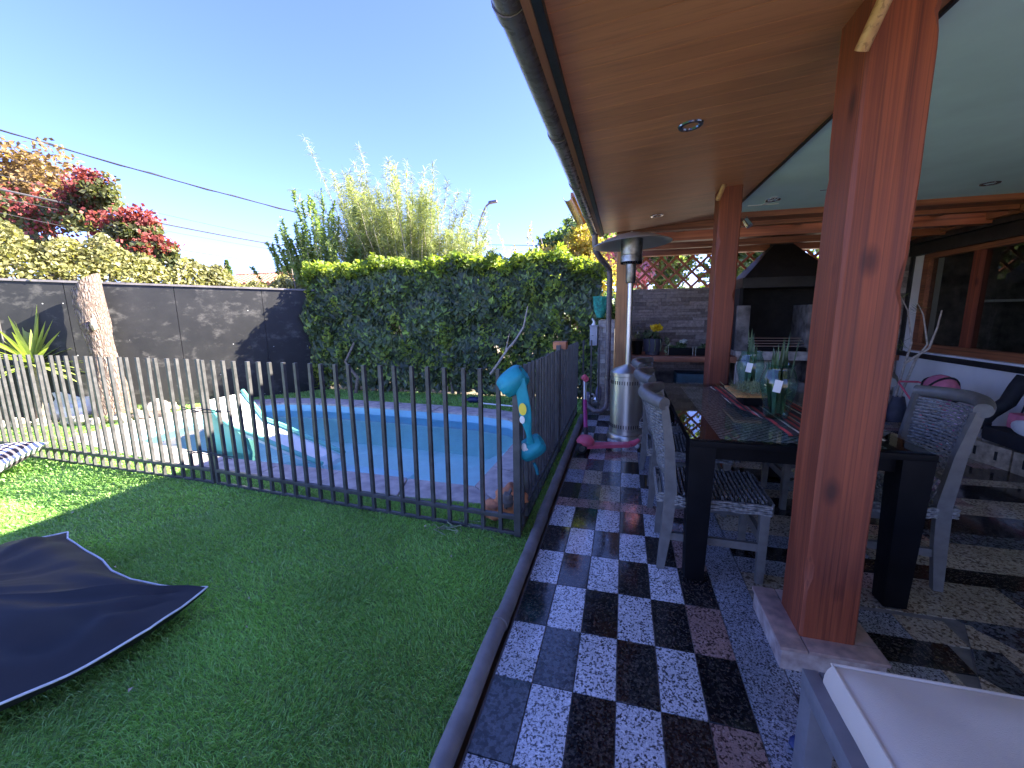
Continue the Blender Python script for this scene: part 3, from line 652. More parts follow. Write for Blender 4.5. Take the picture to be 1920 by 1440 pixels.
o = sheet('flower_bed', [(-8.6, 3.3), (-7.3, 3.85), (-6.85, 4.0), (-6.8, 4.7), (-7.2, 4.9), (-8.1, 3.75)], None, .006, 'earth'); struct(o)
P = np.stack([rng.uniform(-7.6, -6.8, 700), rng.uniform(3.9, 4.6, 700), rng.uniform(.0, .10, 700)], 1); V, F = leaves(P, .06, None, shape='dia')
tag(npmesh('ground_cover', V, F, 'shrub'), 'low green plants around the foot of the sawn trunk', 'plants')

# ================================================================== TREES BEYOND
def tree_trunk(root, base, tips, r0=.1, mat='twig', name='trunk'):
    b = MB(); 
    for q in tips:
        p0 = Vector(base); p3 = Vector(q); mid = p0.lerp(p3, .5)+Vector((0, 0, (p3.z-p0.z)*.15))
        b.tube([p0, p0.lerp(mid, .5), mid, p3], [r0, r0*.7, r0*.45, r0*.12], 7)
    b.build(name, mat, root, world=True, smooth=True)
def bushy(name, label, cat, base, c, r, n, size, mat, lumps=16, seed=1, tips=6, shape='dia', group=None, r0=.08, extra=None):
    root = thing(name, label, cat, base, group); g = random.Random(seed)
    tree_trunk(root, base, [(c[0]+g.uniform(-.7, .7)*r[0], c[1]+g.uniform(-.6, .6)*r[1], c[2]+g.uniform(-.3, .8)*r[2]) for _ in range(tips)], r0)
    V, F = leaves(crown_pts(n, c, r, lumps, seed), size, (.2, 0, .6), .9, shape=shape, aspect=1.5); npmesh('crown', V, F, mat, root)
    return root
# pale willowy tree: stems with drooping needles
def stemmy(name, label, cat, base, stems, mat, nl, ll, wd_, stem_r=.012, droop=.5, seed=3):
    root = thing(name, label, cat, base); g = np.random.default_rng(seed); A = []; B = []; b = MB()
    for (tx, ty, tz) in stems:
        tx, ty = tx+g.normal(0, .25), ty+g.normal(0, .3)
        p0 = np.array([base[0]*.62+tx*.38, base[1], 0])+np.array([g.uniform(-.2, .2), g.uniform(-.3, .3), .4]); p2 = np.array([tx, ty, tz]); p1 = p0*.45+p2*.55+np.array([0, 0, .25*(tz)])*.5
        ts = np.linspace(0, 1, 9)[:, None]; C = (1-ts)**2*p0+2*ts*(1-ts)*p1+ts**2*p2; C += g.normal(0, .025, C.shape)
        b.tube([tuple(q) for q in C], [stem_r*(1.7-1.6*k/8) for k in range(9)], 5)
        t_ = g.uniform(.30, 1.0, nl)**.8; C2 = np.stack([np.interp(t_, ts[:, 0], C[:, k]) for k in range(3)], 1)
        d = g.normal(size=(nl, 3)); d[:, 2] = d[:, 2]*.7+.15-droop*g.uniform(.2, 1, nl)+.35*t_; d /= np.linalg.norm(d, axis=1, keepdims=True)
        L = ll*g.uniform(.5, 1.3, (nl, 1))*(1.15-.6*t_[:, None]); A.append(C2); B.append(C2+d*L)
    A = np.concatenate(A); B = np.concatenate(B); mid = np.zeros_like(A); mid[:, 2] = .15*np.linalg.norm(B-A, axis=1)
    V, F = strips(A, B, wd_, mid); npmesh('crown', V, F, mat, root); b.build('branches', 'pale_twig', root, world=True, kind='stuff')
    return root
g_ = random.Random(5); st = []
for i in range(170):
    f = i/169; x = -7.6+4.5*f; topz = np.interp(f, [0, .12, .22, .5, .8, 1], [4.9, 4.8, 5.1, 4.9, 4.4, 3.1])*g_.uniform(.62, 1.0)+.1; st.append((x+g_.uniform(-.15, .15), 9.6+g_.uniform(-.9, .9), topz))
for i in range(90): f = g_.random(); st.append((-7.7+4.7*f, 9.2+g_.uniform(-.5, .9), (2.4+2.3*math.sin(math.pi*min(1, .12+f*.84))**.7)*g_.uniform(.55, 1.02)))
st.append((-7.55, 9.4, 5.75)); st.append((-7.3, 9.5, 5.2)); st.append((-6.5, 9.5, 5.25))
stemmy('willowy_tree', 'pale feathery tree with thin drooping needles rising behind the hedge', 'tree', (-5.3, 9.7, 0), st, 'willow', 300, .30, .009)
st = []
for i in range(60):
    f = i/59; x = -8.3+2.2*f; st.append((x, 8.6+g_.uniform(-.4, .4), np.interp(f, [0, .25, .6, .8, 1], [3.4, 3.8, 4.3, 4.2, 3.2])*g_.uniform(.72, 1.0)))
stemmy('upright_shrub', 'upright bright green shrub between the wall and the feathery tree', 'shrub', (-7.1, 8.7, 0), st, 'shrub', 260, .13, .028, .008, .1, 4)
# red crepe myrtle
cm = thing('crepe_myrtle', 'crepe myrtle tree in dark red bloom above the vine', 'tree', (-11.3, 6.6, 0))
cl = [(-13.4, 6.4, 3.7, 1.0, .7), (-12.3, 6.5, 3.7, .8, .6), (-11.2, 6.6, 3.75, .65, .62), (-10.8, 6.7, 4.1, .35, .4), (-10.3, 6.6, 3.2, .55, .45), (-9.75, 6.7, 3.35, .4, .36), (-9.4, 6.7, 2.8, .4, .3), (-12, 6.4, 3.0, 1.2, .6), (-10.5, 6.5, 2.7, .9, .4), (-14.2, 6.4, 3.2, 1.0, .9)]
tree_trunk(cm, (-11.3, 6.6, 0), [(x, y, z) for x, y, z, a_, b_ in cl], .09)
Pg = np.concatenate([crown_pts(1300, (x, y, z-.05), (a_*1.05, .5, b_*1.05), 14, i) for i, (x, y, z, a_, b_) in enumerate(cl)]); V, F = leaves(Pg, .10, None, shape='dia', aspect=1.4); npmesh('crown', V, F, 'myrtle', cm)
Pr = np.concatenate([crown_pts(520, (x, y-.1, z+.10), (a_*1.0, .5, b_*1.0), 22, i+50, .3) for i, (x, y, z, a_, b_) in enumerate(cl)]); V, F = leaves(Pr, .070, None, shape='dia', aspect=2); npmesh('blossom', V, F, 'redfl', cm)
bushy('tall_tree', 'tall orange brown tree at the left edge behind the red blossom', 'tree', (-15.5, 8.3, 0), (-16.2, 8.3, 4.7), (1.9, 1.2, 1.55), 9000, .13, 'orange', 18, 3)
bushy('garden_tree', 'bushy green tree behind the terracotta roof left of the feathery tree', 'tree', (-16.5, 19, 0), (-16.6, 19, 3.3), (2.4, 1.5, 1.25), 7000, .20, 'dark_tree', 16, 8)
cf = thing('conifer', 'small dark pointed conifer far off above the tiled roof', 'tree', (-32, 28, 0))
MB().tube([(-32, 28, 0), (-32, 28, 6.0)], [.15, .03], 6).build('trunk', 'twig', cf, world=True)
n = 1500; z = rng.uniform(3.0, 6.2, n); rr_ = (6.3-z)*.33*rng.uniform(.2, 1, n); an = rng.uniform(0, 6.28, n); V, F = leaves(np.stack([-32+rr_*np.cos(an), 28+rr_*np.sin(an), z], 1), .3, (0, 0, 1), .6, shape='dia'); npmesh('crown', V, F, 'dark_tree', cf)
bushy('yellow_shrub', 'yellow and copper leaved shrub behind the right end of the hedge', 'shrub', (-1.2, 8.9, 0), (-1.1, 8.9, 2.45), (1.15, .7, .85), 7500, .085, 'yellow_leaf', 18, 11)
bushy('garden_tree', 'leafy green tree behind the yellow shrub and gutter', 'tree', (-.9, 11, 0), (-1.2, 11, 3.1), (1.3, 1.0, 1.05), 7000, .12, 'dark_tree', 16, 12)
st = [(-2.25+g_.uniform(-.5, .6), 8.7+g_.uniform(-.3, .3), g_.uniform(2.5, 3.35)) for i in range(12)]
stemmy('slender_shrub', 'slender twiggy shrub with copper leaves left of the yellow shrub', 'shrub', (-2.0, 8.8, 0), st, 'yellow_leaf', 60, .09, .03, .007, 0, 6)
# behind lattice
bushy('flowering_shrub', 'pink flowering shrub seen through the wooden lattice', 'shrub', (.8, 9.8, 0), (.6, 9.8, 2.6), (1.3, .6, 1.0), 4500, .10, 'shrub', 12, 21)
V, F = leaves(crown_pts(1500, (.45, 9.5, 2.6), (1.1, .4, .9), 9, 22), .09, None, shape='dia', aspect=2); tag(npmesh('climbing_rose', V, F, 'pfl'), 'loose pink blossom outside the lattice', 'flowers')
bushy('garden_tree', 'green bush outside beyond the barbecue chimney', 'bush', (3, 10.5, 0), (2.8, 10.5, 2.9), (1.6, .8, 1.5), 5000, .13, 'dark_tree', 12, 23)
# neighbour house with tiled roof
hs = thing('neighbour_house', 'low house with terracotta tiled roof beyond the black wall', 'house', (-15, 15.5, 0))
MB().box(-18.6, -12.9, 14.6, 19, -.05, 2.75).build('wall', 'beige_wall', hs, world=True)
rf = MB().hexa([(-18.9, 14.0, 2.72), (-12.4, 14.0, 2.72), (-12.4, 17.0, 3.42), (-18.9, 17.0, 3.42)], [(-18.9, 14.0, 2.80), (-12.4, 14.0, 2.80), (-12.4, 17.0, 3.50), (-18.9, 17.0, 3.50)]).build('roof', 'rooftile', hs, world=True)
b = MB()
for i in range(27):
    x0 = -18.8+i*.24
    for j in range(9):
        y0 = 14.0+j*.335; z0 = 2.80+(y0-14)*.2333
        K = 5; vs = []
        for (yy, zz_) in ((y0-.02, z0+.035), (y0+.33, z0+.33*.2333+.005)):
            for k in range(K): th = math.pi*k/(K-1); vs.append((x0+.09*math.cos(th), yy, zz_+.065*math.sin(th)))
        b.add(vs, [(k, k+1, K+k+1, K+k) for k in range(K-1)]+[tuple(range(K))])
b.build('roof_tiles', 'rooftile', hs, world=True, kind='stuff')
MB().tube([(-18.9, 17.02, 3.54), (-12.4, 17.02, 3.54)], .09, 8).build('ridge', 'rooftile', hs, world=True)
# backdrop hedge mass along far boundary so that horizon is not bare
n = 15000; P = np.stack([rng.uniform(-60, 40, n), 45+rng.uniform(-2, 2, n), rng.uniform(0, 3.2, n)+.8*np.sin(np.arange(n))], 1); V, F = leaves(P, .9, None, shape='dia', aspect=1.5)
tag(npmesh('distant_greenery', V, F, 'dark_tree'), 'far band of garden trees on the horizon', 'trees')

# street lamps and cables
def streetlamp(x, y, h, dx, label):
    l = thing('street_lamp', label, 'street lamp', (x, y, 0), 'street lamps beyond the gardens')
    MB().tube([(x, y, 0), (x, y, h-1.4)], .07, 8).build('pole', 'lamp_metal', l, world=True)
    MB().tube([(x, y, h-1.4), (x+dx*.45, y, h-.5), (x+dx*.75, y, h-.12), (x+dx, y, h)], .045, 8).build('arm', 'lamp_metal', l, world=True, smooth=True)
    MB().hexa([(x+dx*.95, y-.12, h-.03), (x+dx*1.55, y-.12, h+.02), (x+dx*1.55, y+.12, h+.02), (x+dx*.95, y+.12, h-.03)], [(x+dx*.95, y-.06, h+.09), (x+dx*1.5, y-.06, h+.12), (x+dx*1.5, y+.06, h+.12), (x+dx*.95, y+.06, h+.09)]).build('lamp_head', 'lamp_metal', l, world=True, bevel=.015)
streetlamp(-7.15, 20, 6.72, .72, 'curved street lamp rising right behind the feathery tree')
streetlamp(-17.6, 21, 5.6, -.75, 'distant street lamp arm above the tree left of the feathery one')
def cable(p, q, sag, r, label, twist=False):
    p, q = Vector(p), Vector(q); pts = []
    for k in range(25): t_ = k/24; v_ = p.lerp(q, t_); v_.z -= sag*4*t_*(1-t_); pts.append(v_)
    b = MB().tube(pts, r, 6)
    if twist: b.tube([v_+Vector((0, 0, r*1.6*math.sin(i*2))) for i, v_ in enumerate(pts)], r*.7, 6)
    tag(b.build('overhead_cable', 'cable', smooth=True), label, 'cable', 'overhead cables')
ext = lambda p, q, a, b_: (Vector(p).lerp(Vector(q), -a), Vector(p).lerp(Vector(q), 1+b_))
a_, c_ = (-18.2, 9, 7.18), (-12.74, 16, 5.85); e = ext(a_, c_, .5, .6); cable(e[0]+Vector((0, 0, .2)), e[1], .35, .022, 'uppermost twisted black cable sloping across the sky', True)
def cab2(p, q, sag, r, label): e = ext(p, q, .15, .35); cable(e[0], e[1], sag, r, label)
cab2((-10.87, 5.2, 3.80), (-12.73, 14, 4.24), .12, .020, 'thickest black cable bundle running in front of the red blossom')
cab2((-10.79, 5.2, 4.03), (-12.70, 14, 4.46), .12, .006, 'thin cable just above the thick bundle')
cab2((-10.91, 5.2, 3.66), (-12.88, 14, 4.07), .12, .005, 'thin cable just under the thick bundle')
cab2((-10.57, 5.0, 3.33), (-13.8, 12, 3.66), .10, .005, 'lowest thin cable crossing toward the tiled roof')
cable((-10.5, 30, 6.55), (8, 30, 5.6), .1, .022, 'short thin cable right of the curved street lamp')

# ================================================================== POOL FENCE
def picket_mesh(h):
    return MB().box(-.012, .012, -.012, .012, .0, h).build('picket', 'paint')
def fence(name, label, p, q, h0, h1, pitch, lean_=0, joint=None):
    p, q = Vector((*p, 0)), Vector((*q, 0)); root = thing(name, label, 'fence', p, 'pool fence panels'); L = (q-p).length; d = (q-p)/L; n = int(L/pitch)
    ang = math.atan2(d.y, d.x); base = None
    for i in range(n+1):
        l = d*(i*L/n); h = h0+(h1-h0)*i/n
        if base is None: o = picket_mesh(1.0); o.parent = root; o.location = l; base = o
        else: o = share(base, root, l)
        o.scale = (1, 1, h); o.location.z = .0
        o.rotation_euler = (random.gauss(0, .006), random.gauss(0, .006), ang)
    for z, w_ in ((.125, .028), (.012, .022)):
        MB().bar((0, 0, z), (d.x*L, d.y*L, z), w_, w_).build('rail', 'paint', root, bevel=.002)
    return root
fence('metal_fence', 'grey picket fence run from the corner with the armbands to the panel joint', (-3.36, 2.60), (-.62, 2.40), 1.085, 1.09, .120)
fence('metal_fence', 'sunlit picket fence run left of the panel joint reaching the left edge', (-9.2, 2.80), (-3.42, 2.605), 1.10, 1.09, .120)
fs = fence('metal_fence', 'grey picket fence run alongside the granite walk', (-.62, 2.40), (-.63, 5.83), 1.10, 1.03, .116)
for y in (2.40, 4.1): MB().box(-.022, .022, -.022, .022, 0, 1.11).build('post', 'paint', fs, loc=(-.005, y-2.40+.0, 0), bevel=.003)
# cable ties at the joint
tj = thing('wire_tie', 'thin black wires twisted round the joint of two fence panels', 'wire', (-3.38, 2.58, 0))
for z in (.28, .66):
    for k in range(3):
        b = MB().tube([(-3.58-.04*k, 2.57, z+random.uniform(-.03, .03)), (-3.44, 2.56, z+random.uniform(-.01, .03)), (-3.33, 2.565, z+random.uniform(-.02, .02)), (-3.18+.05*k, 2.56, z+random.uniform(-.02, .05))], .004, 5)
        b.build('strand', 'rubber', tj, world=True)
gt = thing('metal_gate', 'narrow picket gate with open bars at the far end of the walk', 'gate', (-.5, 5.9, 0))
for x in (-.545, -.435, -.325): MB().box(x-.012, x+.012, 5.888, 5.912, .02, 1.05).build('bar', 'paint', gt, world=True)
MB().bar((-.56, 5.9, .13), (-.30, 5.9, .13), .026, .026).build('rail', 'paint', gt, world=True)
# brick cap on the fence far corner
o = MB().box(-.72, -.58, 4.32, 4.46, 1.05, 1.13).build('brick_piece', 'terra', bevel=.008); tag(o, 'small reddish brick piece resting on the fence top behind the armbands', 'brick')

# kerb pipe
kp = thing('kerb_pipe', 'long grey painted pipe edging the granite walk', 'pipe', (-.5, 3, 0))
for i, (y0, y1) in enumerate(((-1.2, 1.62), (1.62, 2.62), (2.62, 5.6))):
    n_ = 14; pts = [(-.505+.005*math.sin(y0+i)-.01*(y0+(y1-y0)*k/n_)/5, y0+(y1-y0)*k/n_+(0 if k else .004), .022+.003*math.sin(3*k)) for k in range(n_+1)]
    MB().tube(pts, .036, 14).build('pipe_length', 'pipe', kp, world=True, smooth=True)
for y in (1.62, 2.62): MB().tube([(-.51, y-.025, .022), (-.51, y+.025, .022)], .040, 14).build('coupling', 'pipe', kp, world=True, smooth=True)

# ================================================================== PATIO FLOOR with tiles
fl = struct(MB().box(-.466, 4.2, -3, 7.6, -.12, -.006).build('patio_floor', 'grout'))
TM = {}
def tile(x0, x1, y0, y1, mat):
    g = .0018; key = (round(x1-x0, 3), round(y1-y0, 3), mat)
    if key not in TM:
        a_, c_ = (x1-x0)/2-g, (y1-y0)/2-g
        TM[key] = MB().box(-a_, a_, -c_, c_, -.012, 0).build('tile', mat, fl, bevel=.0012, seg=1); o = TM[key]
    else: o = share(TM[key], fl, (0, 0, 0))
    o.location = ((x0+x1)/2, (y0+y1)/2, random.uniform(-.0004, .0004)); return o
xs = [-.458, -.305, -.146, .013, .172, .331, .49]
y0s = [1.36+.307*k for k in range(-6, 5)]
for r, y in enumerate(y0s):
    k = r-6
    for c in range(6):
        m_ = 'g_white' if (k+c) % 2 == 0 else 'g_black'
        if c == 5 and k % 2 == 1: m_ = 'g_pink'
        if c == 0 and k == -1: m_ = 'g_dgrey'
        if c == 1 and k % 2 == 0: m_ = 'g_dgrey' if k == 0 else 'g_black'
        tile(xs[c], xs[c+1], y, y+.307, m_)
yb = 1.36+.307*5
for c in range(6): tile(xs[c], xs[c+1], yb, yb+.145, 'g_pink')
pat = [['g_black', 'g_dgrey', 'g_beige', 'g_dgrey', 'g_white', 'g_black'], ['g_grey', 'g_beige', 'g_dgrey', 'g_white', 'g_black', 'g_beige'], ['g_beige', 'g_dgrey', 'g_grey', 'g_black', 'g_grey', 'g_dgrey'], ['g_black', 'g_white', 'g_pink', 'g_beige', 'g_grey', 'g_white']]
for r in range(14):
    y = yb+.145+.307*r
    if y > 7.2: break
    for c in range(6):
        m_ = pat[r][c] if r < 4 else ('g_white' if (r+c) % 2 else ('g_black' if c % 3 else 'g_dgrey'))
        tile(xs[c], xs[c+1], y, y+.307, m_)
y = -.4
while y < 7.2:
    tile(.49, .661, y, y+.61, 'g_grey'); y += .61
# interior: rows running across, with a mitred band
def clip(poly, a, b, c):  # keep a*x+b*y>=c
    out = []
    for i in range(len(poly)):
        p_, q_ = poly[i], poly[(i+1) % len(poly)]; dp = a*p_[0]+b*p_[1]-c; dq = a*q_[0]+b*q_[1]-c
        if dp >= 0: out.append(p_)
        if dp*dq < 0: t_ = dp/(dp-dq); out.append((p_[0]+(q_[0]-p_[0])*t_, p_[1]+(q_[1]-p_[1])*t_))
    return out
def ptile(poly, mat):
    if len(poly) < 3: return
    A_ = 0
    for i in range(len(poly)): A_ += poly[i][0]*poly[(i+1) % len(poly)][1]-poly[(i+1) % len(poly)][0]*poly[i][1]
    if abs(A_) < .004: return
    c = Vector((sum(p_[0] for p_ in poly)/len(poly), sum(p_[1] for p_ in poly)/len(poly)))
    q = []
    for p_ in poly: v_ = Vector(p_)-c; q.append(tuple(c+v_*(1-.002/max(.05, v_.length))))
    MB().prism(q, -.012, random.uniform(-.0003, .0003)).build('tile', mat, fl)
# diagonal line through (1.60,2.49) .. (1.58,1.91)?: treat as corner (1.44,1.98) turning towards (+.35,-1)
IC = ['g_beige', 'g_black', 'g_dgrey', 'g_pink', 'g_grey', 'g_beige', 'g_dgrey', 'g_black']
dx_, dy_ = .60, -.80; nx_, ny_ = .80, .60      # diagonal direction, normal to the far right
cx_, cy_ = 1.46, 1.98
cc = nx_*cx_+ny_*cy_
rowy = -2.6; ri = 0
while rowy < 7.3:
    x = .663+(0 if ri % 2 else 0)
    while x < 3.8:
        ln = random.choice((.3, .46, .61)) if ri % 3 else .61
        P = [(x, rowy), (x+ln, rowy), (x+ln, rowy+.154), (x, rowy+.154)]; P = clip(P, -1, 0, -3.8)
        mm = random.choice(IC) if (ri % 4 in (0, 2)) else ('g_black' if ri % 4 == 1 else 'g_beige')
        yc_ = rowy+.077
        if yc_ > cy_+.12: ptile(P, mm)
        else:
            # inner field, left of mitre bands
            lowP = clip(P, -nx_, -ny_, -(cc-.30)); 
            if yc_ < cy_-.33: ptile(lowP, random.choice(('g_grey', 'g_beige', 'g_dgrey')))
            ptile(clip(P, nx_, ny_, cc+.17), random.choice(('g_dgrey', 'g_dgrey', 'g_black')) if ri % 2 else 'g_dgrey')
        x += ln
    rowy += .154; ri += 1
for off0, off1, mm in ((.16, 0, 'g_beige'), (0, -.16, 'g_black'), (-.16, -.32, 'g_beige')):
    # horizontal leg
    kx = [.663+.3*i for i in range(4)]
    def corner(o_): # intersection of y=cy+o and diag shifted o
        yy = cy_+o_; xx = (cc+o_-ny_*yy)/nx_; return xx, yy
    (xa, ya), (xb, yb2) = corner(off1), corner(off0)
    for i in range(4):
        x0 = kx[i]; x1 = kx[i+1] if i < 3 else None
        if x1: ptile([(x0, ya), (min(x1, xa), ya), (min(x1, xa), yb2), (x0, yb2)], mm if (i != 1 or mm == 'g_black') else 'g_grey')
    ptile([(kx[3], ya), (xa, ya), (xb, yb2), (kx[3], yb2)], 'g_dgrey' if mm == 'g_black' else mm)
    for i in range(9):
        t0, t1 = i*.45, (i+1)*.45
        ptile([(xa+dx_*t0, ya+dy_*t0), (xa+dx_*t1, ya+dy_*t1), (xb+dx_*t1, yb2+dy_*t1), (xb+dx_*t0, yb2+dy_*t0)], mm if i % 3 else ('g_dgrey' if mm == 'g_black' else 'g_beige'))

# ================================================================== ROOF, CEILING, GUTTER
def cz_(x): return 2.35+.075*(x+.29)
rf = thing('patio_roof', 'timber lined patio roof over the walk and table', 'roof', (2, 2, 2.4))
y = -1.305; pm = None
slope = math.atan(.075)
while y < 5.25:
    if pm is None:
        pm = MB().hexa([(-.29, 0, cz_(-.29)), (1.05, 0, cz_(1.05)), (1.05, .1122, cz_(1.05)), (-.29, .1122, cz_(-.29))], [(-.29, 0, cz_(-.29)+.014), (1.05, 0, cz_(1.05)+.014), (1.05, .1122, cz_(1.05)+.014), (-.29, .1122, cz_(-.29)+.014)]).build('plank', 'plankX', rf)
        pm.location = (-2, y-2, -2.4)
    else: share(pm, rf, (-2, y-2, -2.4))
    y += .115
MB().box(-.31, 1.06, -1.3, 5.30, 2.46, 2.60).build('roof_deck', 'black_wood', rf, world=True)
MB().hexa([(-.31, -1.3, 2.365), (1.06, -1.3, 2.47), (1.06, 5.3, 2.47), (-.31, 5.3, 2.365)], [(-.31, -1.3, 2.50), (1.06, -1.3, 2.50), (1.06, 5.3, 2.50), (-.31, 5.3, 2.50)]).build('underlay', 'black_wood', rf, world=True)
MB().box(1.05, 3.82, -1.3, 5.08, 2.455, 2.49).build('ceiling_board', 'teal_ceiling', rf, world=True)
MB().box(1.035, 1.049, -1.3, 5.08, 2.435, 2.47).build('trim', 'black_wood', rf, world=True)
MB().box(1.02, 6, -1.3, 5.3, 2.60, 2.75).build('roof_slab', 'beige_wall', rf, world=True)
MB().box(-.325, -.295, -1.3, 5.32, 2.33, 2.50).build('fascia', 'woodY', rf, world=True)
MB().box(-.292, -.262, -1.3, 5.28, 2.325, 2.352).build('trim', 'black_wood', rf, world=True)
# vent grille & slot on teal ceiling
MB().box(1.15, 1.42, 4.78, 4.80, 2.449, 2.454).build('vent_edge', 'white', rf, world=True)
MB().box(1.28, 1.30, 4.50, 4.80, 2.449, 2.454).build('vent_edge', 'white', rf, world=True)
MB().box(1.31, 1.325, 4.50, 4.80, 2.449, 2.454).build('vent_edge', 'white', rf, world=True)
MB().box(1.62, 1.92, 4.40, 4.405, 2.451, 2.4545).build('slot', 'black_wood', rf, world=True)
# gutter
gu = thing('roof_gutter', 'dark brown half round gutter along the patio eave with downpipe', 'gutter', (-.36, 2, 2.3))
def gutter(root, x, z, y0, y1, r, mat='gutter'):
    b = MB(); K = 9; t_ = .004
    for yy in (y0, y1):
        for rr_ in (r, r-t_):
            for k in range(K): th = math.pi+math.pi*k/(K-1); b.v.append((x+rr_*math.cos(th), yy, z+rr_*math.sin(th)))
    for k in range(K-1): b.f += [(k, k+1, 2*K+k+1, 2*K+k), (K+k, 3*K+k, 3*K+k+1, K+k+1), (k, K+k, K+k+1, k+1), (2*K+k, 2*K+k+1, 3*K+k+1, 3*K+k)]
    b.f += [(0, 2*K, 3*K, K), (K-1, 2*K-1, 4*K-1, 3*K-1)]
    b.build('channel', mat, root, world=True, smooth=True)
segs = [-1.3, -.3, .6, 1.45, 2.45, 3.35, 4.35, 5.36]
for a_, c_ in zip(segs, segs[1:]): gutter(gu, -.375, 2.405, a_, c_-.004, .058)
for y in segs[1:-1]: gutter(gu, -.375, 2.405, y-.03, y+.03, .064)
MB().tube([(-.375, 5.34, 2.40), (-.375, 5.345, 2.36)], .055, 14).build('outlet', 'gutter', gu, world=True)
MB().tube([(-.372, 5.30, 2.38), (-.370, 5.31, 2.24), (-.355, 5.34, 2.16), (-.30, 5.45, 2.09), (-.24, 5.60, 2.03), (-.205, 5.70, 1.98), (-.20, 5.74, 1.90), (-.20, 5.76, 1.0), (-.20, 5.78, .22), (-.215, 5.76, .12), (-.27, 5.72, .075), (-.36, 5.72, .07), (-.44, 5.80, .10), (-.50, 5.9, .16)], .036, 14).build('downpipe', 'gutter', gu, world=True, smooth=True)
for z in (1.70, .55): MB().tube([(-.20, 5.76, z-.012), (-.20, 5.76, z+.012)], .042, 14).build('bracket', 'steel_d', gu, world=True)
g2 = thing('neighbour_gutter', 'second brown gutter and downpipe farther back above the hedge', 'gutter', (-.95, 9, 3.2))
gutter(g2, -.95, 3.29, 7.05, 10.9, .075); MB().bar((-.80, 7.1, 3.32), (-.80, 10.9, 3.32), .20, .07).build('eave_board', 'woodY', g2, world=True)
MB().tube([(-.93, 10.7, 3.25), (-.93, 10.72, 2.9), (-.93, 10.72, .0)], .055, 10).build('downpipe', 'gutter', g2, world=True, smooth=True)

# beams at the back and rear roof
rr_ = thing('rear_roof', 'lower timber roof over the barbecue corner', 'roof', (2, 6, 2.4))
MB().box(-.12, 4.0, 5.32, 5.42, 2.36, 2.60).build('beam', 'woodX', rr_, world=True)
MB().box(-.12, 1.05, 5.70, 5.84, 2.30, 2.49).build('beam', 'woodX', rr_, world=True)
MB().box(1.052, 4.0, 5.70, 5.84, 2.30, 2.50).build('beam', 'woodX', rr_, world=True)
MB().box(-.12, 4.0, 6.36, 6.44, 2.30, 2.46).build('beam', 'woodX', rr_, world=True)
MB().box(-.18, 4.0, 7.06, 7.20, 2.30, 2.54).build('beam', 'woodX', rr_, world=True)
MB().box(.25, 4.0, 5.54, 7.6, 2.60, 2.68).build('roof_deck', 'woodX', rr_, world=True)
MB().box(-.18, 4.0, 5.40, 5.70, 2.66, 2.665).build('skylight_strip', 'glass_pane', rr_, world=True)
for x in (.62, 1.9, 3.2): MB().box(x-.05, x+.05, 5.43, 5.69, 2.40, 2.56).build('joist', 'woodY', rr_, world=True)
MB().box(1.05, 3.8, 5.085, 5.31, 2.40, 2.52).build('beam', 'woodX', rr_, world=True)
# posts
def post(x0, x1, y0, y1, zb, zt, label, mat='post', seed=0, knots=6):
    root = thing('wooden_post', label, 'post', ((x0+x1)/2, (y0+y1)/2, zb), 'timber posts carrying the patio roof')
    g = random.Random(seed); b = MB(); NZ = 44; cxm, cym = (x0+x1)/2, (y0+y1)/2; hx, hy = (x1-x0)/2, (y1-y0)/2
    kn = [(g.randrange(4), g.uniform(zb+.1, zt-.1)) for _ in range(knots)]
    for i in range(NZ+1):
        z = zb+(zt-zb)*i/NZ
        for c in range(4):
            sx, sy = ((-1, -1), (1, -1), (1, 1), (-1, 1))[c]
            ch = .010+.009*noise.noise(Vector((c*7.3+seed, z*3.1, 0)))
            for kc, kz in kn:
                if kc == c: ch += .020*math.exp(-((z-kz)/.05)**2)
            ch = max(.004, ch); ex = .004*noise.noise(Vector((c*3.3, z*2.0, seed)))
            a_ = (cxm+sx*(hx+ex), cym+sy*(hy-ch)); d_ = (cxm+sx*(hx-ch), cym+sy*(hy+ex))
            pr = (a_, d_) if sx*sy < 0 else (d_, a_)
            pr = {0: (a_, d_), 1: (d_, a_), 2: (a_, d_), 3: (d_, a_)}[c]
            for q in pr: b.v.append((q[0], q[1], z))
    for i in range(NZ):
        for k in range(8): l = (k+1) % 8; b.f.append((i*8+k, i*8+l, i*8+8+l, i*8+8+k))
    b.f += [tuple(range(8)), tuple(NZ*8+k for k in range(8))]
    o = b.build('shaft', mat, root, world=True); 
    for q in o.data.polygons: q.use_smooth = True
    o.data.set_sharp_from_angle(angle=R(30)); return root
p1 = post(.733, .926, 1.742, 1.955, .10, 2.44, 'large nearest red brown post standing on the stone plinth', seed=2, knots=7)
MB().tube([(.705, 1.715, 2.235), (.735, 1.60, 2.40)], .020, 12).build('peg', 'peg', p1, world=True, smooth=True)
p2 = post(.733, .905, 3.94, 4.15, .0, 2.44, 'middle red brown post rising at the far side of the table', seed=5, knots=5)
MB().tube([(.715, 3.925, 2.33), (.745, 3.85, 2.43)], .018, 12).build('peg', 'peg', p2, world=True, smooth=True)
p3 = post(-.125, .06, 6.10, 6.28, .0, 2.34, 'slim orange brown post behind the patio heater', 'post_sunlit', seed=9, knots=3)
pl = thing('stone_plinth', 'low stone plinth under the nearest post', 'plinth', (.82, 1.86, 0))
MB().box(.648, 1.00, 1.672, 2.04, -.005, .088).build('base', 'plinth', pl, world=True, bevel=.004)
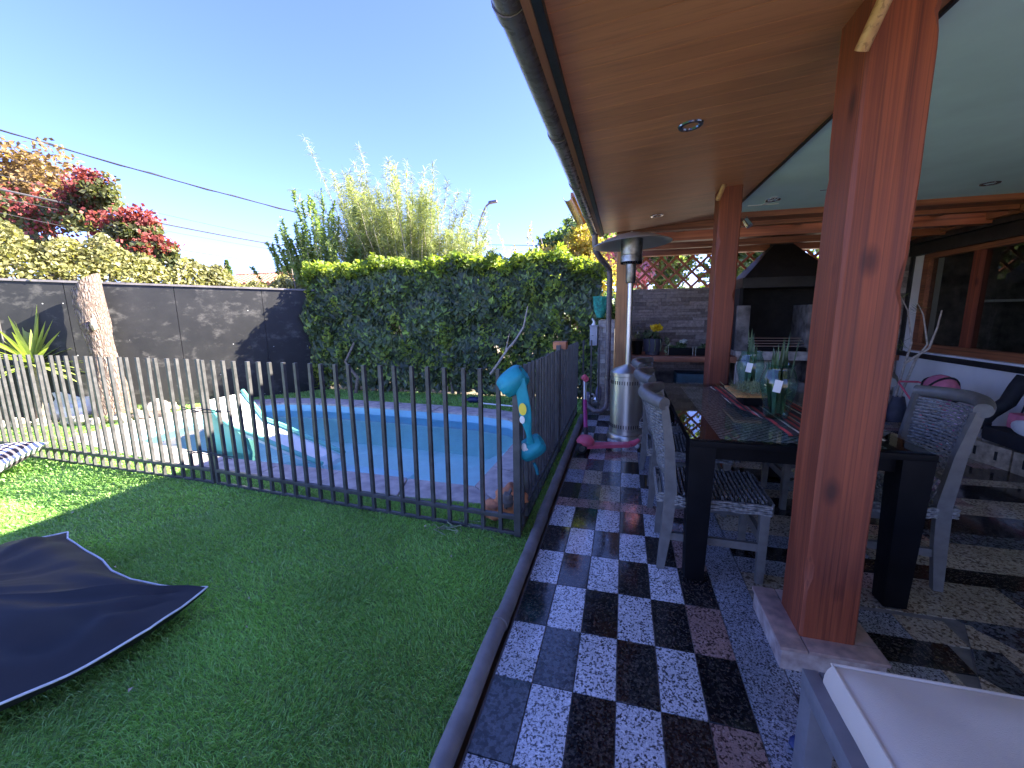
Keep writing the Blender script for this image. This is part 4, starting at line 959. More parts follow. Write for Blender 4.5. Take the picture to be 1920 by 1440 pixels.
for (a_, c_, d_, e_) in ((.64, .735, 1.664, 2.05), (.739, 1.008, 1.664, 1.745), (.739, 1.008, 1.96, 2.05), (.922, 1.008, 1.749, 1.956)):
    MB().box(a_, c_, d_, e_, .088, .103).build('cap_tile', 'copetile', pl, world=True, bevel=.003)

# downlights
def downlight(x, y, z, label, tilt=0):
    t_ = thing('downlight', label, 'ceiling light', (x, y, z), 'recessed ceiling lights'); t_.scale = (1.3, 1.3, 1)
    MB().lathe([(.030, .002), (.034, -.006), (.047, -.006), (.050, .0)], n=28).build('ring', 'chrome', t_, smooth=True)
    MB().lathe([(.001, .012), (.030, .010), (.031, .0)], n=24).build('reflector', 'steel_d', t_, smooth=True)
    MB().lathe([(.001, .002), (.016, .003), (.018, .010)], n=18).build('bulb', 'white', t_, smooth=True)
    t_.rotation_euler = (0, -tilt, 0)
downlight(.308, 2.54, cz_(.308)-.001, 'nearest chrome downlight in the plank ceiling', slope)
downlight(.29, 4.65, cz_(.29)-.001, 'far downlight in the dark end of the plank ceiling', slope)
downlight(1.32, 4.62, 2.454, 'downlight in the pale ceiling beside the vent')
downlight(2.94, 4.62, 2.454, 'downlight in the pale ceiling near the house window')
sp = thing('spotlight', 'small steel spotlight hanging from the rear beam', 'spotlight', (1.22, 5.04, 2.36))
MB().tube([(1.22, 5.08, 2.41), (1.22, 5.05, 2.36)], .008, 8).build('arm', 'steel_d', sp, world=True)
MB().tube([(1.20, 5.05, 2.37), (1.24, 5.02, 2.30)], [.030, .036], 16).build('head', 'chrome', sp, world=True, smooth=True)

# ================================================================== REAR STONE WALL, LATTICE, BARBECUE
sw = thing('stone_wall', 'dark stacked slate wall behind the plant shelf', 'wall', (.7, 7.25, 0))
MB().box(-.14, 3.8, 7.245, 7.40, 0, 1.80).build('core', 'concrete_d', sw, world=True)
SM = {}
def stones(root, x0, x1, y, z0, z1, hh, mat, axis='x', dm=1, lmin=.12, lmax=.42):
    z = z0
    while z < z1-.005:
        h = min(random.choice(hh), z1-z); x = x0
        while x < x1-.005:
            L = min(round(random.uniform(lmin, lmax)/.06)*.06, x1-x)
            if x1-(x+L) < .05: L = x1-x
            key = (round(L, 2), round(h, 3), mat, axis); pr = random.uniform(.018, .036)
            if key not in SM:
                b = MB(); b.box(.0012, L-.0012, -.03, .0, .0012, h-.0012) if axis == 'x' else b.box(0, .03, .0012, L-.0012, .0012, h-.0012)
                SM[key] = b.build('stone', mat, root, bevel=.002, seg=1); o = SM[key]
            else: o = share(SM[key], root, (0, 0, 0))
            wl = (x, y-pr+.03, z) if axis == 'x' else (y+(-pr if dm < 0 else pr-.03), x, z)
            o.location = Vector(wl)-root.location
            x += L
        z += h
stones(sw, -.14, 1.62, 7.245, .45, 1.80, (.045, .06), 'stone', lmin=.18)
lat = thing('wooden_lattice', 'reddish diagonal wooden lattice above the slate wall', 'lattice', (.7, 7.28, 1.8))
def slats(x0, x1, z0, z1, pitch=.235, sub=None):
    H_ = z1-z0
    for s_, yy in ((1, 7.27), (-1, 7.285)):
        k = x0-H_ if s_ > 0 else x0
        c = x0-H_
        while c < x1+H_:
            # line x = c + s*(z - z0)
            pts = []
            za, zb_ = z0, z1; xa, xb = c+s_*0, c+s_*H_
            if s_ < 0: xa, xb = c+H_, c
            # clip to x range
            def cl(x_, z_, x2, z2, lim):
                t_ = (lim-x_)/(x2-x_); return lim, z_+(z2-z_)*t_
            A_, B_ = (xa, za), (xb, zb_)
            if max(xa, xb) > x0+.02 and min(xa, xb) < x1-.02:
                if A_[0] < x0: A_ = cl(*A_, *B_, x0)
                if B_[0] < x0: B_ = cl(*B_, *A_, x0)
                if A_[0] > x1: A_ = cl(*A_, *B_, x1)
                if B_[0] > x1: B_ = cl(*B_, *A_, x1)
                if (Vector(A_)-Vector(B_)).length > .04:
                    MB().bar((A_[0], yy, A_[1]), (B_[0], yy, B_[1]), .036, .014, (0, 1, 0)).build('slat', 'woodX', lat, world=True)
            c += pitch
slats(.10, 1.64, 1.80, 2.31)
slats(1.645, 2.0, 1.98, 2.31); slats(2.33, 3.1, 1.86, 2.31)
MB().bar((1.66, 7.25, 1.86), (2.02, 7.25, 2.24), .03, .05).build('frame', 'woodX', lat, world=True)
# sloping ledge end pillar
ep = thing('stone_pillar', 'pale stacked ledge stone pillar behind the downpipe', 'pillar', (-.25, 6.5, 0))
MB().box(-.33, -.15, 6.20, 7.2, 0, 1.32).build('core', 'concrete_d', ep, world=True)
stones(ep, -.36, -.13, 6.20, 0, 1.32, (.05, .07), 'stone_l', lmin=.06, lmax=.14)
stones(ep, 6.2, 7.2, -.33, 0, 1.32, (.05, .07), 'stone_l', axis='y', dm=-1)
# barbecue
bb = thing('barbecue', 'built in barbecue with black hood and stone hearth', 'barbecue', (2.1, 6.9, 0))
MB().hexa([(1.60, 6.55, 1.88), (2.72, 6.55, 1.88), (2.72, 7.2, 1.88), (1.60, 7.2, 1.88)], [(2.02, 6.85, 2.34), (2.28, 6.85, 2.34), (2.28, 7.15, 2.34), (2.02, 7.15, 2.34)]).build('hood', 'hood', bb, world=True, bevel=.006)
MB().box(2.03, 2.27, 6.86, 7.14, 2.34, 3.2).build('flue', 'hood', bb, world=True)
MB().box(1.58, 2.74, 6.53, 7.2, 1.74, 1.88).build('hood_band', 'hood', bb, world=True, bevel=.006)
MB().box(1.60, 2.70, 7.15, 7.22, .85, 1.74).build('back', 'soot', bb, world=True)
MB().box(1.56, 1.605, 6.56, 7.15, .86, 1.74).build('cheek', 'soot', bb, world=True)
MB().box(1.535, 1.70, 6.50, 6.56, .86, 1.50).build('jamb', 'jamb', bb, world=True, bevel=.006)
MB().box(2.44, 2.72, 6.60, 7.15, .86, 1.50).build('jamb', 'jamb', bb, world=True, bevel=.006)
MB().box(1.55, 2.75, 6.48, 7.15, .74, .86).build('hearth_slab', 'concrete', bb, world=True, bevel=.008)
MB().box(1.56, 1.66, 6.55, 7.15, 0, .74).build('pier', 'concrete_d', bb, world=True)
MB().box(2.64, 2.74, 6.55, 7.15, 0, .74).build('pier', 'concrete_d', bb, world=True)
for i in range(4): MB().tube([(1.72, 6.56+.04*i, .93+.035*i), (2.42, 6.56+.04*i, .93+.035*i)], .008, 6).build('grill_bar', 'steel', bb, world=True)
MB().box(1.70, 2.45, 6.55, 6.75, .862, .91).build('fire_tray', 'black', bb, world=True, bevel=.004)
# plant shelf
sh = thing('plant_shelf', 'wooden slab shelf under the slate wall holding plant pots', 'shelf', (.8, 6.5, 0))
MB().box(.02, 1.52, 6.28, 6.95, .715, .80).build('top', 'woodX', sh, world=True, bevel=.006)
for x in (.12, 1.36): MB().box(x, x+.1, 6.4, 6.5, 0, .715).build('leg', 'woodX', sh, world=True)
# pots
def cloud(root, c, r, n, size, mat, name='leaves', seed=1):
    V, F = leaves(crown_pts(n, c, r, 7, seed, .3), size, (0, 0, .5), 1, shape='dia', aspect=1.6); return npmesh(name, V, F, mat, root)
pt = thing('flower_pot', 'dark grey round pot with yellow flowers on the shelf', 'plant pot', (.42, 6.50, .80))
MB().lathe([(.02, .0), (.105, .0), (.105, .05), (.125, .055), (.135, .24), (.128, .24), (.12, .20)], n=28).build('pot', 'grey_pot', pt, smooth=True)
cloud(pt, (.40, 6.5, 1.10), (.14, .08, .12), 160, .05, 'pot_leaf'); cloud(pt, (.48, 6.44, 1.20), (.13, .06, .06), 130, .055, 'yfl', 'blossom', 2)
for k in range(3): MB().tube([(.36+.08*k, 6.37, 1.03), (.37+.08*k, 6.35, .95), (.36+.08*k, 6.355, .86)], .006, 5).build('trailing_stem', 'moss', pt, world=True)
pt = thing('flower_pot', 'tall slim black pot beside the grey pot on the shelf', 'plant pot', (.20, 6.52, .80))
MB().lathe([(.01, 0), (.07, 0), (.085, .20), (.078, .20)], n=20).build('pot', 'black', pt, smooth=True)
MB().lathe([(.055, .2), (.075, .26), (.08, .34), (.05, .42), (.02, .44)], n=20).build('glass_dome', 'glass', pt, smooth=True); cloud(pt, (.2, 6.52, 1.08), (.05, .05, .06), 60, .03, 'moss')
pt = thing('trailing_plant', 'pale trailing plant spilling over the shelf right of the grey pot', 'plant', (.60, 6.42, .80)); cloud(pt, (.62, 6.42, .93), (.06, .05, .14), 160, .035, 'moss', seed=4)
for i, (x, lab, mt) in enumerate(((.80, 'black wire trough planter with pale flowers on the shelf', 'wfl'), (1.17, 'black wire trough planter with pink flower partly behind the middle post', 'pfl'))):
    pt = thing('trough_planter', lab, 'planter', (x, 6.45, .80))
    MB().box(-.16, .16, -.07, .07, .0, .105).build('trough', 'black', pt, bevel=.004)
    for sx in (-.165, .165): MB().tube([(sx, -.075, .0), (sx, -.075, .135)], .005, 6).build('wire', 'steel_d', pt)
    cloud(pt, (x, 6.45, .94), (.16, .07, .055), 300, .035, 'pot_leaf', seed=6+i); cloud(pt, (x+.05, 6.40, 1.0), (.08, .04, .04), 50, .045, mt, 'blossom', 8+i)
o = MB().box(.18, .62, 6.45, 6.85, .0, .36).build('storage_box', 'blue', bevel=.015); tag(o, 'dark blue plastic box stored under the plant shelf', 'box')
o = MB().box(.78, 1.25, 6.5, 6.9, .30, .52).build('storage_box', 'cyan_plastic', bevel=.015); tag(o, 'light blue plastic tub stacked under the plant shelf', 'box')
o = MB().box(.74, 1.28, 6.45, 6.9, .0, .295).build('storage_box', 'black_cloth', bevel=.02); tag(o, 'black crate below the light blue tub under the shelf', 'box')
o = MB().box(1.7, 2.5, 6.6, 7.1, 0, .42).build('log_stack', 'concrete_d', bevel=.05); tag(o, 'dark block stored under the barbecue hearth', 'block')
# things around the pillar
o = thing('meter_box', 'grey electrical box fixed to the side of the pale pillar', 'electrical box', (-.42, 6.16, 1.0))
MB().box(-.475, -.37, 6.10, 6.24, .96, 1.235).build('case', 'box_grey', o, world=True, bevel=.004); MB().box(-.482, -.366, 6.09, 6.25, 1.235, 1.25).build('lid', 'box_grey', o, world=True, bevel=.003); MB().box(-.45, -.42, 6.094, 6.099, 1.10, 1.105).build('slot', 'black', o, world=True)
o = MB().tube([(-.43, 6.16, 1.25), (-.42, 6.16, 1.30), (-.45, 6.15, 1.35)], [.032, .018, .010], 10).build('spray_nozzle', 'white', smooth=True); tag(o, 'small white nozzle standing on the grey electrical box', 'nozzle')
bag = thing('hanging_bag', 'green net bag hanging beside the pale pillar top', 'bag', (-.32, 6.12, 1.3))
b = MB(); 
for i in range(7):
    z = 1.66-.05*i; w_ = .095-.002*i-.02*(i > 4)*(i-4)
    for k in range(14):
        th = 2*math.pi*k/14; q = 1+.12*math.sin(k*3+i*.3); b.v.append((-.34+w_*math.cos(th)*q, 6.13+.05*math.sin(th)*q, z))
for i in range(6):
    for k in range(14): l = (k+1) % 14; b.f.append((i*14+k, i*14+l, i*14+14+l, i*14+14+k))
b.f += [tuple(range(14)), tuple(6*14+k for k in range(14))]; b.build('sack', 'green_bag', bag, world=True, smooth=True); MB().tube([(-.36, 6.13, 1.66), (-.32, 6.13, 1.74), (-.28, 6.13, 1.66)], .004, 5).build('cord', 'green_bag', bag, world=True)
ty = thing('plush_toy', 'lilac plush toy lying behind the gate bars', 'toy', (-.42, 6.05, 0))
MB().blob((-.50, 6.04, .20), (.07, .06, .09), 1, .1).build('body', 'lilac', ty, world=True, smooth=True); MB().blob((-.33, 6.05, .26), (.045, .05, .13), 2, .1).build('ear', 'lilac', ty, world=True, smooth=True)
MB().blob((-.42, 5.99, .23), (.045, .03, .045), 2, .02).build('eye', 'white', ty, world=True, smooth=True); MB().blob((-.42, 5.962, .235), (.02, .012, .02), 2, .02).build('pupil', 'black', ty, world=True, smooth=True)

# ================================================================== PATIO HEATER
ph = thing('patio_heater', 'stainless steel mushroom patio heater standing on the walk', 'patio heater', (.055, 4.80, 0))
MB().lathe([(.02, .0), (.215, .0), (.215, .03), (.205, .055), (.19, .062), (.188, .10), (.182, .10)], n=40).build('base', 'steel', ph, smooth=True)
MB().lathe([(.18, .10), (.18, .72)], n=40).build('cylinder_housing', 'steel', ph, smooth=True)
MB().lathe([(.18, .72), (.187, .725), (.187, .765), (.15, .80), (.06, .835), (.03, .85)], n=40).build('housing_top', 'steel', ph, smooth=True)
sl_ = MB().box(-.004, .004, -.0015, .0015, -.02, .02).build('vent_slot', 'black', ph)
first = True
for z in (.655, .155):
    for k in range(40):
        th = 2*math.pi*k/40; l_ = (.1805*math.cos(th), .1805*math.sin(th), z)
        if first: sl_.location = l_; sl_.rotation_euler = (0, 0, th+math.pi/2); first = False
        else: share(sl_, ph, l_, (0, 0, th+math.pi/2))
MB().lathe([(.030, .84), (.030, 1.76)], n=18).build('pole', 'steel', ph, smooth=True)
MB().lathe([(.045, 1.74), (.052, 1.76), (.052, 1.94), (.044, 1.95)], n=22).build('neck', 'steel_d', ph, smooth=True)
MB().lathe([(.05, 1.94), (.105, 1.955), (.115, 1.965), (.115, 2.03), (.108, 2.035)], n=30).build('burner', 'steel_d', ph, smooth=True)
MB().lathe([(.108, 2.035), (.112, 2.06), (.115, 2.15), (.115, 2.20), (.02, 2.215)], n=30).build('mesh_screen', 'steel_d', ph, smooth=True)
for k in range(24):
    th = 2*math.pi*k/24; MB().box(.095+.0, .112, -.004, .004, 1.944, 1.962).build('burner_tab', 'black', ph, loc=(0, 0, 0)).rotation_euler = (0, 0, th)
d_ = MB().lathe([(.005, .115), (.10, .108), (.22, .075), (.34, .03), (.405, .0), (.41, -.006), (.402, -.006), (.33, .022), (.21, .066), (.10, .098), (.005, .105)], n=56).build('reflector_dish', 'dish', ph, smooth=True)
d_.location = (.0, 0, 2.15); d_.rotation_euler = (R(-1), R(-3), 0)
MB().lathe([(.001, .02), (.012, .015), (.014, .0)], n=12).build('wing_nut', 'steel', ph, loc=(-.005, 0, 2.268), smooth=True)
# scooter
sc_ = thing('kick_scooter', 'pink three wheeled childs scooter parked before the heater', 'scooter', (-.15, 4.2, 0))
MB().hexa([(-.34, 4.11, .045), (.10, 4.29, .035), (.10, 4.40, .035), (-.34, 4.24, .045)], [(-.34, 4.11, .083), (.10, 4.29, .070), (.10, 4.40, .070), (-.34, 4.24, .083)]).build('deck', 'pink', sc_, world=True, bevel=.008)
MB().tube([(.10, 4.35, .055), (.14, 4.36, .065), (.19, 4.38, .10)], [.035, .032, .02], 10).build('rear_fender', 'pink', sc_, world=True, smooth=True)
MB().blob((-.35, 4.17, .115), (.095, .10, .065), 3, .05).build('front_shroud', 'pink', sc_, world=True, smooth=True)
def wheel(c, r, w_, ax, mat='rubber', hub='white', root=sc_):
    c = Vector(c); ax = Vector(ax).normalized(); o = MB().tube([c-ax*w_, c-ax*w_*.6, c+ax*w_*.6, c+ax*w_], [r*.82, r, r, r*.82], 22).build('wheel', mat, root, world=True, smooth=True)
    MB().tube([c-ax*(w_+.003), c+ax*(w_+.003)], r*.55, 16).build('hub', hub, root, world=True)
wheel((-.385, 4.10, .058), .058, .018, (.4, -1, 0), hub='steel_d'); wheel((-.33, 4.28, .058), .058, .018, (.4, -1, 0), hub='steel_d'); wheel((.16, 4.37, .04), .04, .02, (.4, -1, 0), 'grey_plastic')
MB().tube([(-.345, 4.20, .09), (-.36, 4.30, .22)], .02, 10).build('stem_joint', 'rubber', sc_, world=True)
MB().tube([(-.36, 4.30, .20), (-.385, 4.42, .50)], .022, 10).build('lower_stem', 'magenta', sc_, world=True, smooth=True)
MB().tube([(-.385, 4.42, .50), (-.395, 4.50, .70)], .017, 10).build('upper_stem', 'steel', sc_, world=True, smooth=True)
MB().tube([(-.38, 4.46, .72), (-.41, 4.56, .72)], .032, 12).build('grip', 'pink', sc_, world=True, smooth=True); MB().blob((-.393, 4.47, .735), (.024, .02, .035), 3, .03).build('grip_cap', 'pink', sc_, world=True, smooth=True)

# ================================================================== DINING TABLE
tb = thing('dining_table', 'black dining table with glass over woven grey inset', 'table', (.84, 3.05, 0))
TX0, TX1, TY0, TY1, TZ = .338, 1.352, 2.150, 3.93, .785
MB().box(TX0, TX1, TY0, TY1, TZ-.032, TZ-.002).build('top_board', 'black', tb, world=True, bevel=.002)
MB().box(TX0, TX1, TY0, TY1, TZ+.005, TZ+.011).build('glass_sheet', 'glass', tb, world=True)
MB().box(TX0+.06, TX1-.06, TY0+.05, TY1-.05, .68, TZ-.032).build('apron', 'black', tb, world=True)
for x in (TX0, TX1-.125):
    for y in (TY0+.005, TY1-.13): MB().hexa([(x+.015, y+.015, .012), (x+.11, y+.015, .012), (x+.11, y+.11, .012), (x+.015, y+.11, .012)], [(x, y, TZ-.033), (x+.125, y, TZ-.033), (x+.125, y+.125, TZ-.033), (x, y+.125, TZ-.033)]).build('leg', 'black', tb, world=True, bevel=.003)
# woven inset
def weave(x0, x1, y0, y1, z, pitch, th):
    b = MB(); nx = int((x1-x0)/pitch); ny = int((y1-y0)/pitch)
    for j in range(ny):
        y = y0+(j+.5)*pitch; vs = []; fs = []
        for i in range(nx*2+1):
            x = x0+i*pitch/2; zz_ = z+th*math.sin(math.pi*i/1.0/2+math.pi*(j % 2)); vs += [(x, y-pitch*.40, zz_-.001), (x, y, zz_+.0015), (x, y+pitch*.40, zz_-.001)]
        for i in range(nx*2): o = 3*i; fs += [(o, o+3, o+4, o+1), (o+1, o+4, o+5, o+2)]
        b.add(vs, fs)
    return b
weave(TX0+.15, TX1-.15, TY0+.06, TY1-.15, TZ+.0006, .022, .0018).build('woven_inset', 'rattan', tb, world=True, kind='stuff')

# runner
b = MB(); NX, NY = 10, 40; RC = [(.70, 3.74), (.83, 2.36), (1.25, 2.36), (1.12, 3.74)]
for j in range(NY+1):
    v_ = j/NY
    for i in range(NX+1):
        u = i/NX; yy = 2.32+1.42*v_; xx = .70+.02*math.sin(v_*9)+.13*(1-v_)**1.3+.42*u; zz_ = TZ+.009+.004*abs(math.sin(v_*23+u*3))*(1 if u < .12 or v_ < .05 else .35)
        b.v.append((xx, yy, zz_))
for j in range(NY):
    for i in range(NX): o = j*(NX+1)+i; b.f.append((o, o+1, o+NX+2, o+NX+1))
rn = b.build('table_runner', 'runner', smooth=True); tag(rn, 'red brown and cream striped woven runner on the table', 'table runner')
sm = rn.modifiers.new('th', 'SOLIDIFY'); sm.thickness = .003
# tray with dark base
tz0 = TZ+.014
tr2 = thing('wooden_tray', 'square light wood tray of dried air plants on a dark foot', 'tray', (.86, 3.08, tz0))
MB().box(.79, .93, 3.0, 3.2, tz0, tz0+.072).build('foot', 'black', tr2, world=True, bevel=.003)
MB().hexa([(.715, 2.89, tz0+.072), (1.0, 2.92, tz0+.072), (1.0, 3.27, tz0+.072), (.725, 3.27, tz0+.072)], [(.712, 2.885, tz0+.088), (1.003, 2.915, tz0+.088), (1.003, 3.275, tz0+.088), (.722, 3.275, tz0+.088)]).build('plate', 'tray', tr2, world=True, bevel=.002)
n = 900; P = np.stack([rng.normal(.87, .06, n), rng.normal(3.08, .08, n), tz0+.09+rng.uniform(0, .03, n)], 1); d = rng.normal(size=(n, 3)); d[:, 2] = abs(d[:, 2]); d /= np.linalg.norm(d, axis=1, keepdims=True)
V, F = strips(P, P+d*.045, .004); npmesh('air_plants', V, F, 'moss', tr2)
def vase(x, y, z, s, label, nl, hl, seed):
    v_ = thing('glass_vase', label, 'vase', (x, y, z))
    pr = [(.002, .0), (.060, .0), (.066, .012), (.072, .08), (.092, .16), (.098, .20), (.088, .25), (.074, .285), (.072, .30), (.078, .315)]
    pr = [(a_*s, c_*s) for a_, c_ in pr]; inn = [(max(.001, a_-.003), c_+.004) for a_, c_ in reversed(pr)]
    MB().lathe(pr+inn, n=36).build('vessel', 'vase_glass', v_, smooth=True)
    MB().lathe([(.001, .006*s), (.060*s, .010*s), (.067*s, .075*s), (.001, .078*s)], n=28).build('water', 'water_in', v_, smooth=True) if False else None
    MB().box(-.02*s, .02*s, -.003, .0, -.035*s, .035*s).build('paper_tag', 'white', v_, loc=(-.035*s, -.095*s, .20*s)).rotation_euler = (R(-8), R(12), 0)
    g = random.Random(seed)
    for i in range(nl):
        a0 = g.uniform(0, 6.28); r0 = g.uniform(.005, .035)*s; p0 = Vector((r0*math.cos(a0), r0*math.sin(a0), .02)); L = hl*g.uniform(.62, 1.0); ln_ = Vector((g.uniform(-.14, .14), g.uniform(-.12, .12), 1)).normalized()
        sd_ = Vector((math.cos(a0+1.57), math.sin(a0+1.57), 0)); b = MB(); K = 7
        for k in range(K+1):
            t_ = k/K; c_ = p0+ln_*L*t_; wv = .023*s*(1-t_**3.0)*(.7+.5*math.sin(3*t_)); b.v += [tuple(c_-sd_*wv), tuple(c_+Vector((math.cos(a0), math.sin(a0), 0))*.005), tuple(c_+sd_*wv)]
        b.v[-1] = b.v[-3] = b.v[-2]
        for k in range(K): o = 3*k; b.f += [(o, o+1, o+4, o+3), (o+1, o+2, o+5, o+4)]
        b.build('leaf', 'snake', v_)
    return v_
vase(.885, 2.70, tz0, 1.0, 'nearer tall glass vase of snake plant leaves on the runner', 13, .50, 4)
vase(.96, 3.55, tz0, 1.0, 'farther glass vase of snake plant leaves behind the tray', 11, .50, 9)

# ================================================================== CHAIRS
def make_chair(label, seatmat='rattan'):
    ch = thing('wicker_chair', label, 'chair', (0, 0, 0), 'grey wicker dining chairs')
    # local: back at x=0, faces +x, width along y
    for s_ in (-1, 1):
        P = [(.0, s_*.20, 0), (.022, s_*.205, .25), (.035, s_*.21, .46), (.015, s_*.225, .72), (-.02, s_*.24, .945)]
        b = MB()
        for k, (p_, q_) in enumerate(zip(P, P[1:])):
            w0, w1 = (.040, .058, .062, .05, .036)[k], (.040, .058, .062, .05, .036)[k+1]
            b.hexa([(p_[0]-w0/2, p_[1]-.017, p_[2]), (p_[0]+w0/2, p_[1]-.017, p_[2]), (p_[0]+w0/2, p_[1]+.017, p_[2]), (p_[0]-w0/2, p_[1]+.017, p_[2])],
                   [(q_[0]-w1/2, q_[1]-.017, q_[2]), (q_[0]+w1/2, q_[1]-.017, q_[2]), (q_[0]+w1/2, q_[1]+.017, q_[2]), (q_[0]-w1/2, q_[1]+.017, q_[2])])
        b.build('rear_leg', 'chair', ch)
        MB().hexa([(.475, s_*.20-.019, 0), (.510, s_*.20-.019, 0), (.510, s_*.20+.019, 0), (.475, s_*.20+.019, 0)], [(.468, s_*.20-.024, .42), (.514, s_*.20-.024, .42), (.514, s_*.20+.024, .42), (.468, s_*.20+.024, .42)]).build('front_leg', 'chair', ch, bevel=.003)
        MB().bar((.02, s_*.20, .20), (.49, s_*.20, .20), .022, .042).build('stretcher', 'chair', ch)
    MB().bar((.49, -.18, .24), (.49, .18, .24), .022, .05).build('stretcher', 'chair', ch)
    # top rail: bowed thick roll
    pts = []; 
    for k in range(15): t_ = -1+2*k/14; pts.append((-.022-.10*(1-t_*t_), t_*.262, .955+.014*(1-t_*t_)))
    MB().tube(pts, .034, 14).build('top_rail', 'chair', ch, smooth=True)
    # curved back frame rails + weave
    def bx(t_, z): return .030-.045*(z-.46)/.5-(.030+.06*(z-.46)/.5)*(1-t_*t_)
    for z in (.56,):
        b = MB().tube([(bx(t_, z), t_*.205, z) for t_ in np.linspace(-1, 1, 11)], .016, 8); b.build('back_rail', 'chair', ch, smooth=True)
    b = MB(); rows = 21
    for j in range(rows):
        z = .575+.35*j/(rows-1)
        b.tube([(bx(t_, z)+.005*(1 if (i+j) % 2 else -1), t_*(.205+.02*(z-.56)), z) for i, t_ in enumerate(np.linspace(-1, 1, 15))], .0078, 6, cap=False)
    for t_ in np.linspace(-.92, .92, 10):
        b.tube([(bx(t_, z), t_*(.205+.02*(z-.56)), z) for z in (.56, .76, .925)], .004, 4, cap=False)
    b.build('woven_back', 'rattan', ch, kind='stuff', smooth=True)
    # slats gap under back rail
    b = MB()
    for t_ in np.linspace(-.8, .8, 7): b.tube([(bx(t_, .56), t_*.2, .56), (bx(t_, .46)+.02, t_*.2, .45)], .005, 5)
    b.build('back_ties', 'rattan_d', ch, kind='stuff')
    # seat
    MB().box(-.005, .505, -.215, .215, .395, .445).build('seat_base', 'rattan_d', ch, bevel=.015)
    b = MB()
    for k in range(5): 
        zz_ = .398+.011*k; pts = [(-.03+.0*k, -.2, zz_), (-.035, .2, zz_), (.10, .232, zz_), (.515, .232, zz_), (.528, .2, zz_), (.528, -.2, zz_), (.515, -.232, zz_), (.10, -.232, zz_)]
        q = []
        for i in range(len(pts)):
            a_, c_ = Vector(pts[i]), Vector(pts[(i+1) % len(pts)])
            for m_ in range(6): v_ = a_.lerp(c_, m_/6); v_.z += .003*(1 if (m_+k) % 2 else -1); q.append(v_)
        b.tube(q, .0065, 5, closed=True)
    b.build('seat_edge', 'rattan', ch, kind='stuff', smooth=True)
    b = MB()
    for j in range(22):
        x = .01+.49*j/21; b.tube([(x, y_, .450+.005*(1 if (i+j) % 2 else -1)-.006*(1-(y_/.2)**2)) for i, y_ in enumerate(np.linspace(-.22, .22, 21))], .0085, 5, cap=False)
    b.build('woven_seat', seatmat, ch, kind='stuff', smooth=True)
    return ch
def put(c, x, y, rz): c.location = (x, y, 0); c.rotation_euler = (0, 0, rz); return c
c1 = put(make_chair('nearest grey wicker chair tucked at the left side of the table'), .245, 2.465, R(-2))
c2 = put(copy_tree(c1), .235, 3.22, R(-3)); c2['label'] = 'second grey wicker chair on the walk side of the table'
c3 = put(copy_tree(c1), .235, 3.98, R(-12)); c3['label'] = 'farthest grey wicker chair on the walk side by the heater'
c4 = put(copy_tree(c1), 1.60, 2.60, R(176)); c4['label'] = 'grey wicker chair at the house side seen past the nearest post'
c5 = put(copy_tree(c1), 1.64, 3.42, R(181)); c5['label'] = 'grey wicker chair at the house side mostly hidden by the nearest post'
hc = thing('upholstered_chair', 'beige padded chair at the far end of the table', 'chair', (1.32, 4.5, 0))
MB().box(1.12, 1.52, 4.62, 4.68, .5, .92).build('backrest', 'beige_chair', hc, world=True, bevel=.05); MB().box(1.12, 1.52, 4.25, 4.66, .40, .49).build('seat', 'beige_chair', hc, world=True, bevel=.03)
for x in (1.14, 1.47):
    for y in (4.28, 4.6): MB().box(x, x+.035, y, y+.035, 0, .40).build('leg', 'black_wood', hc, world=True)
MB().box(1.15, 1.50, 4.58, 4.615, .62, .74).build('lumbar_pad', 'grey_plastic', hc, world=True, bevel=.015)

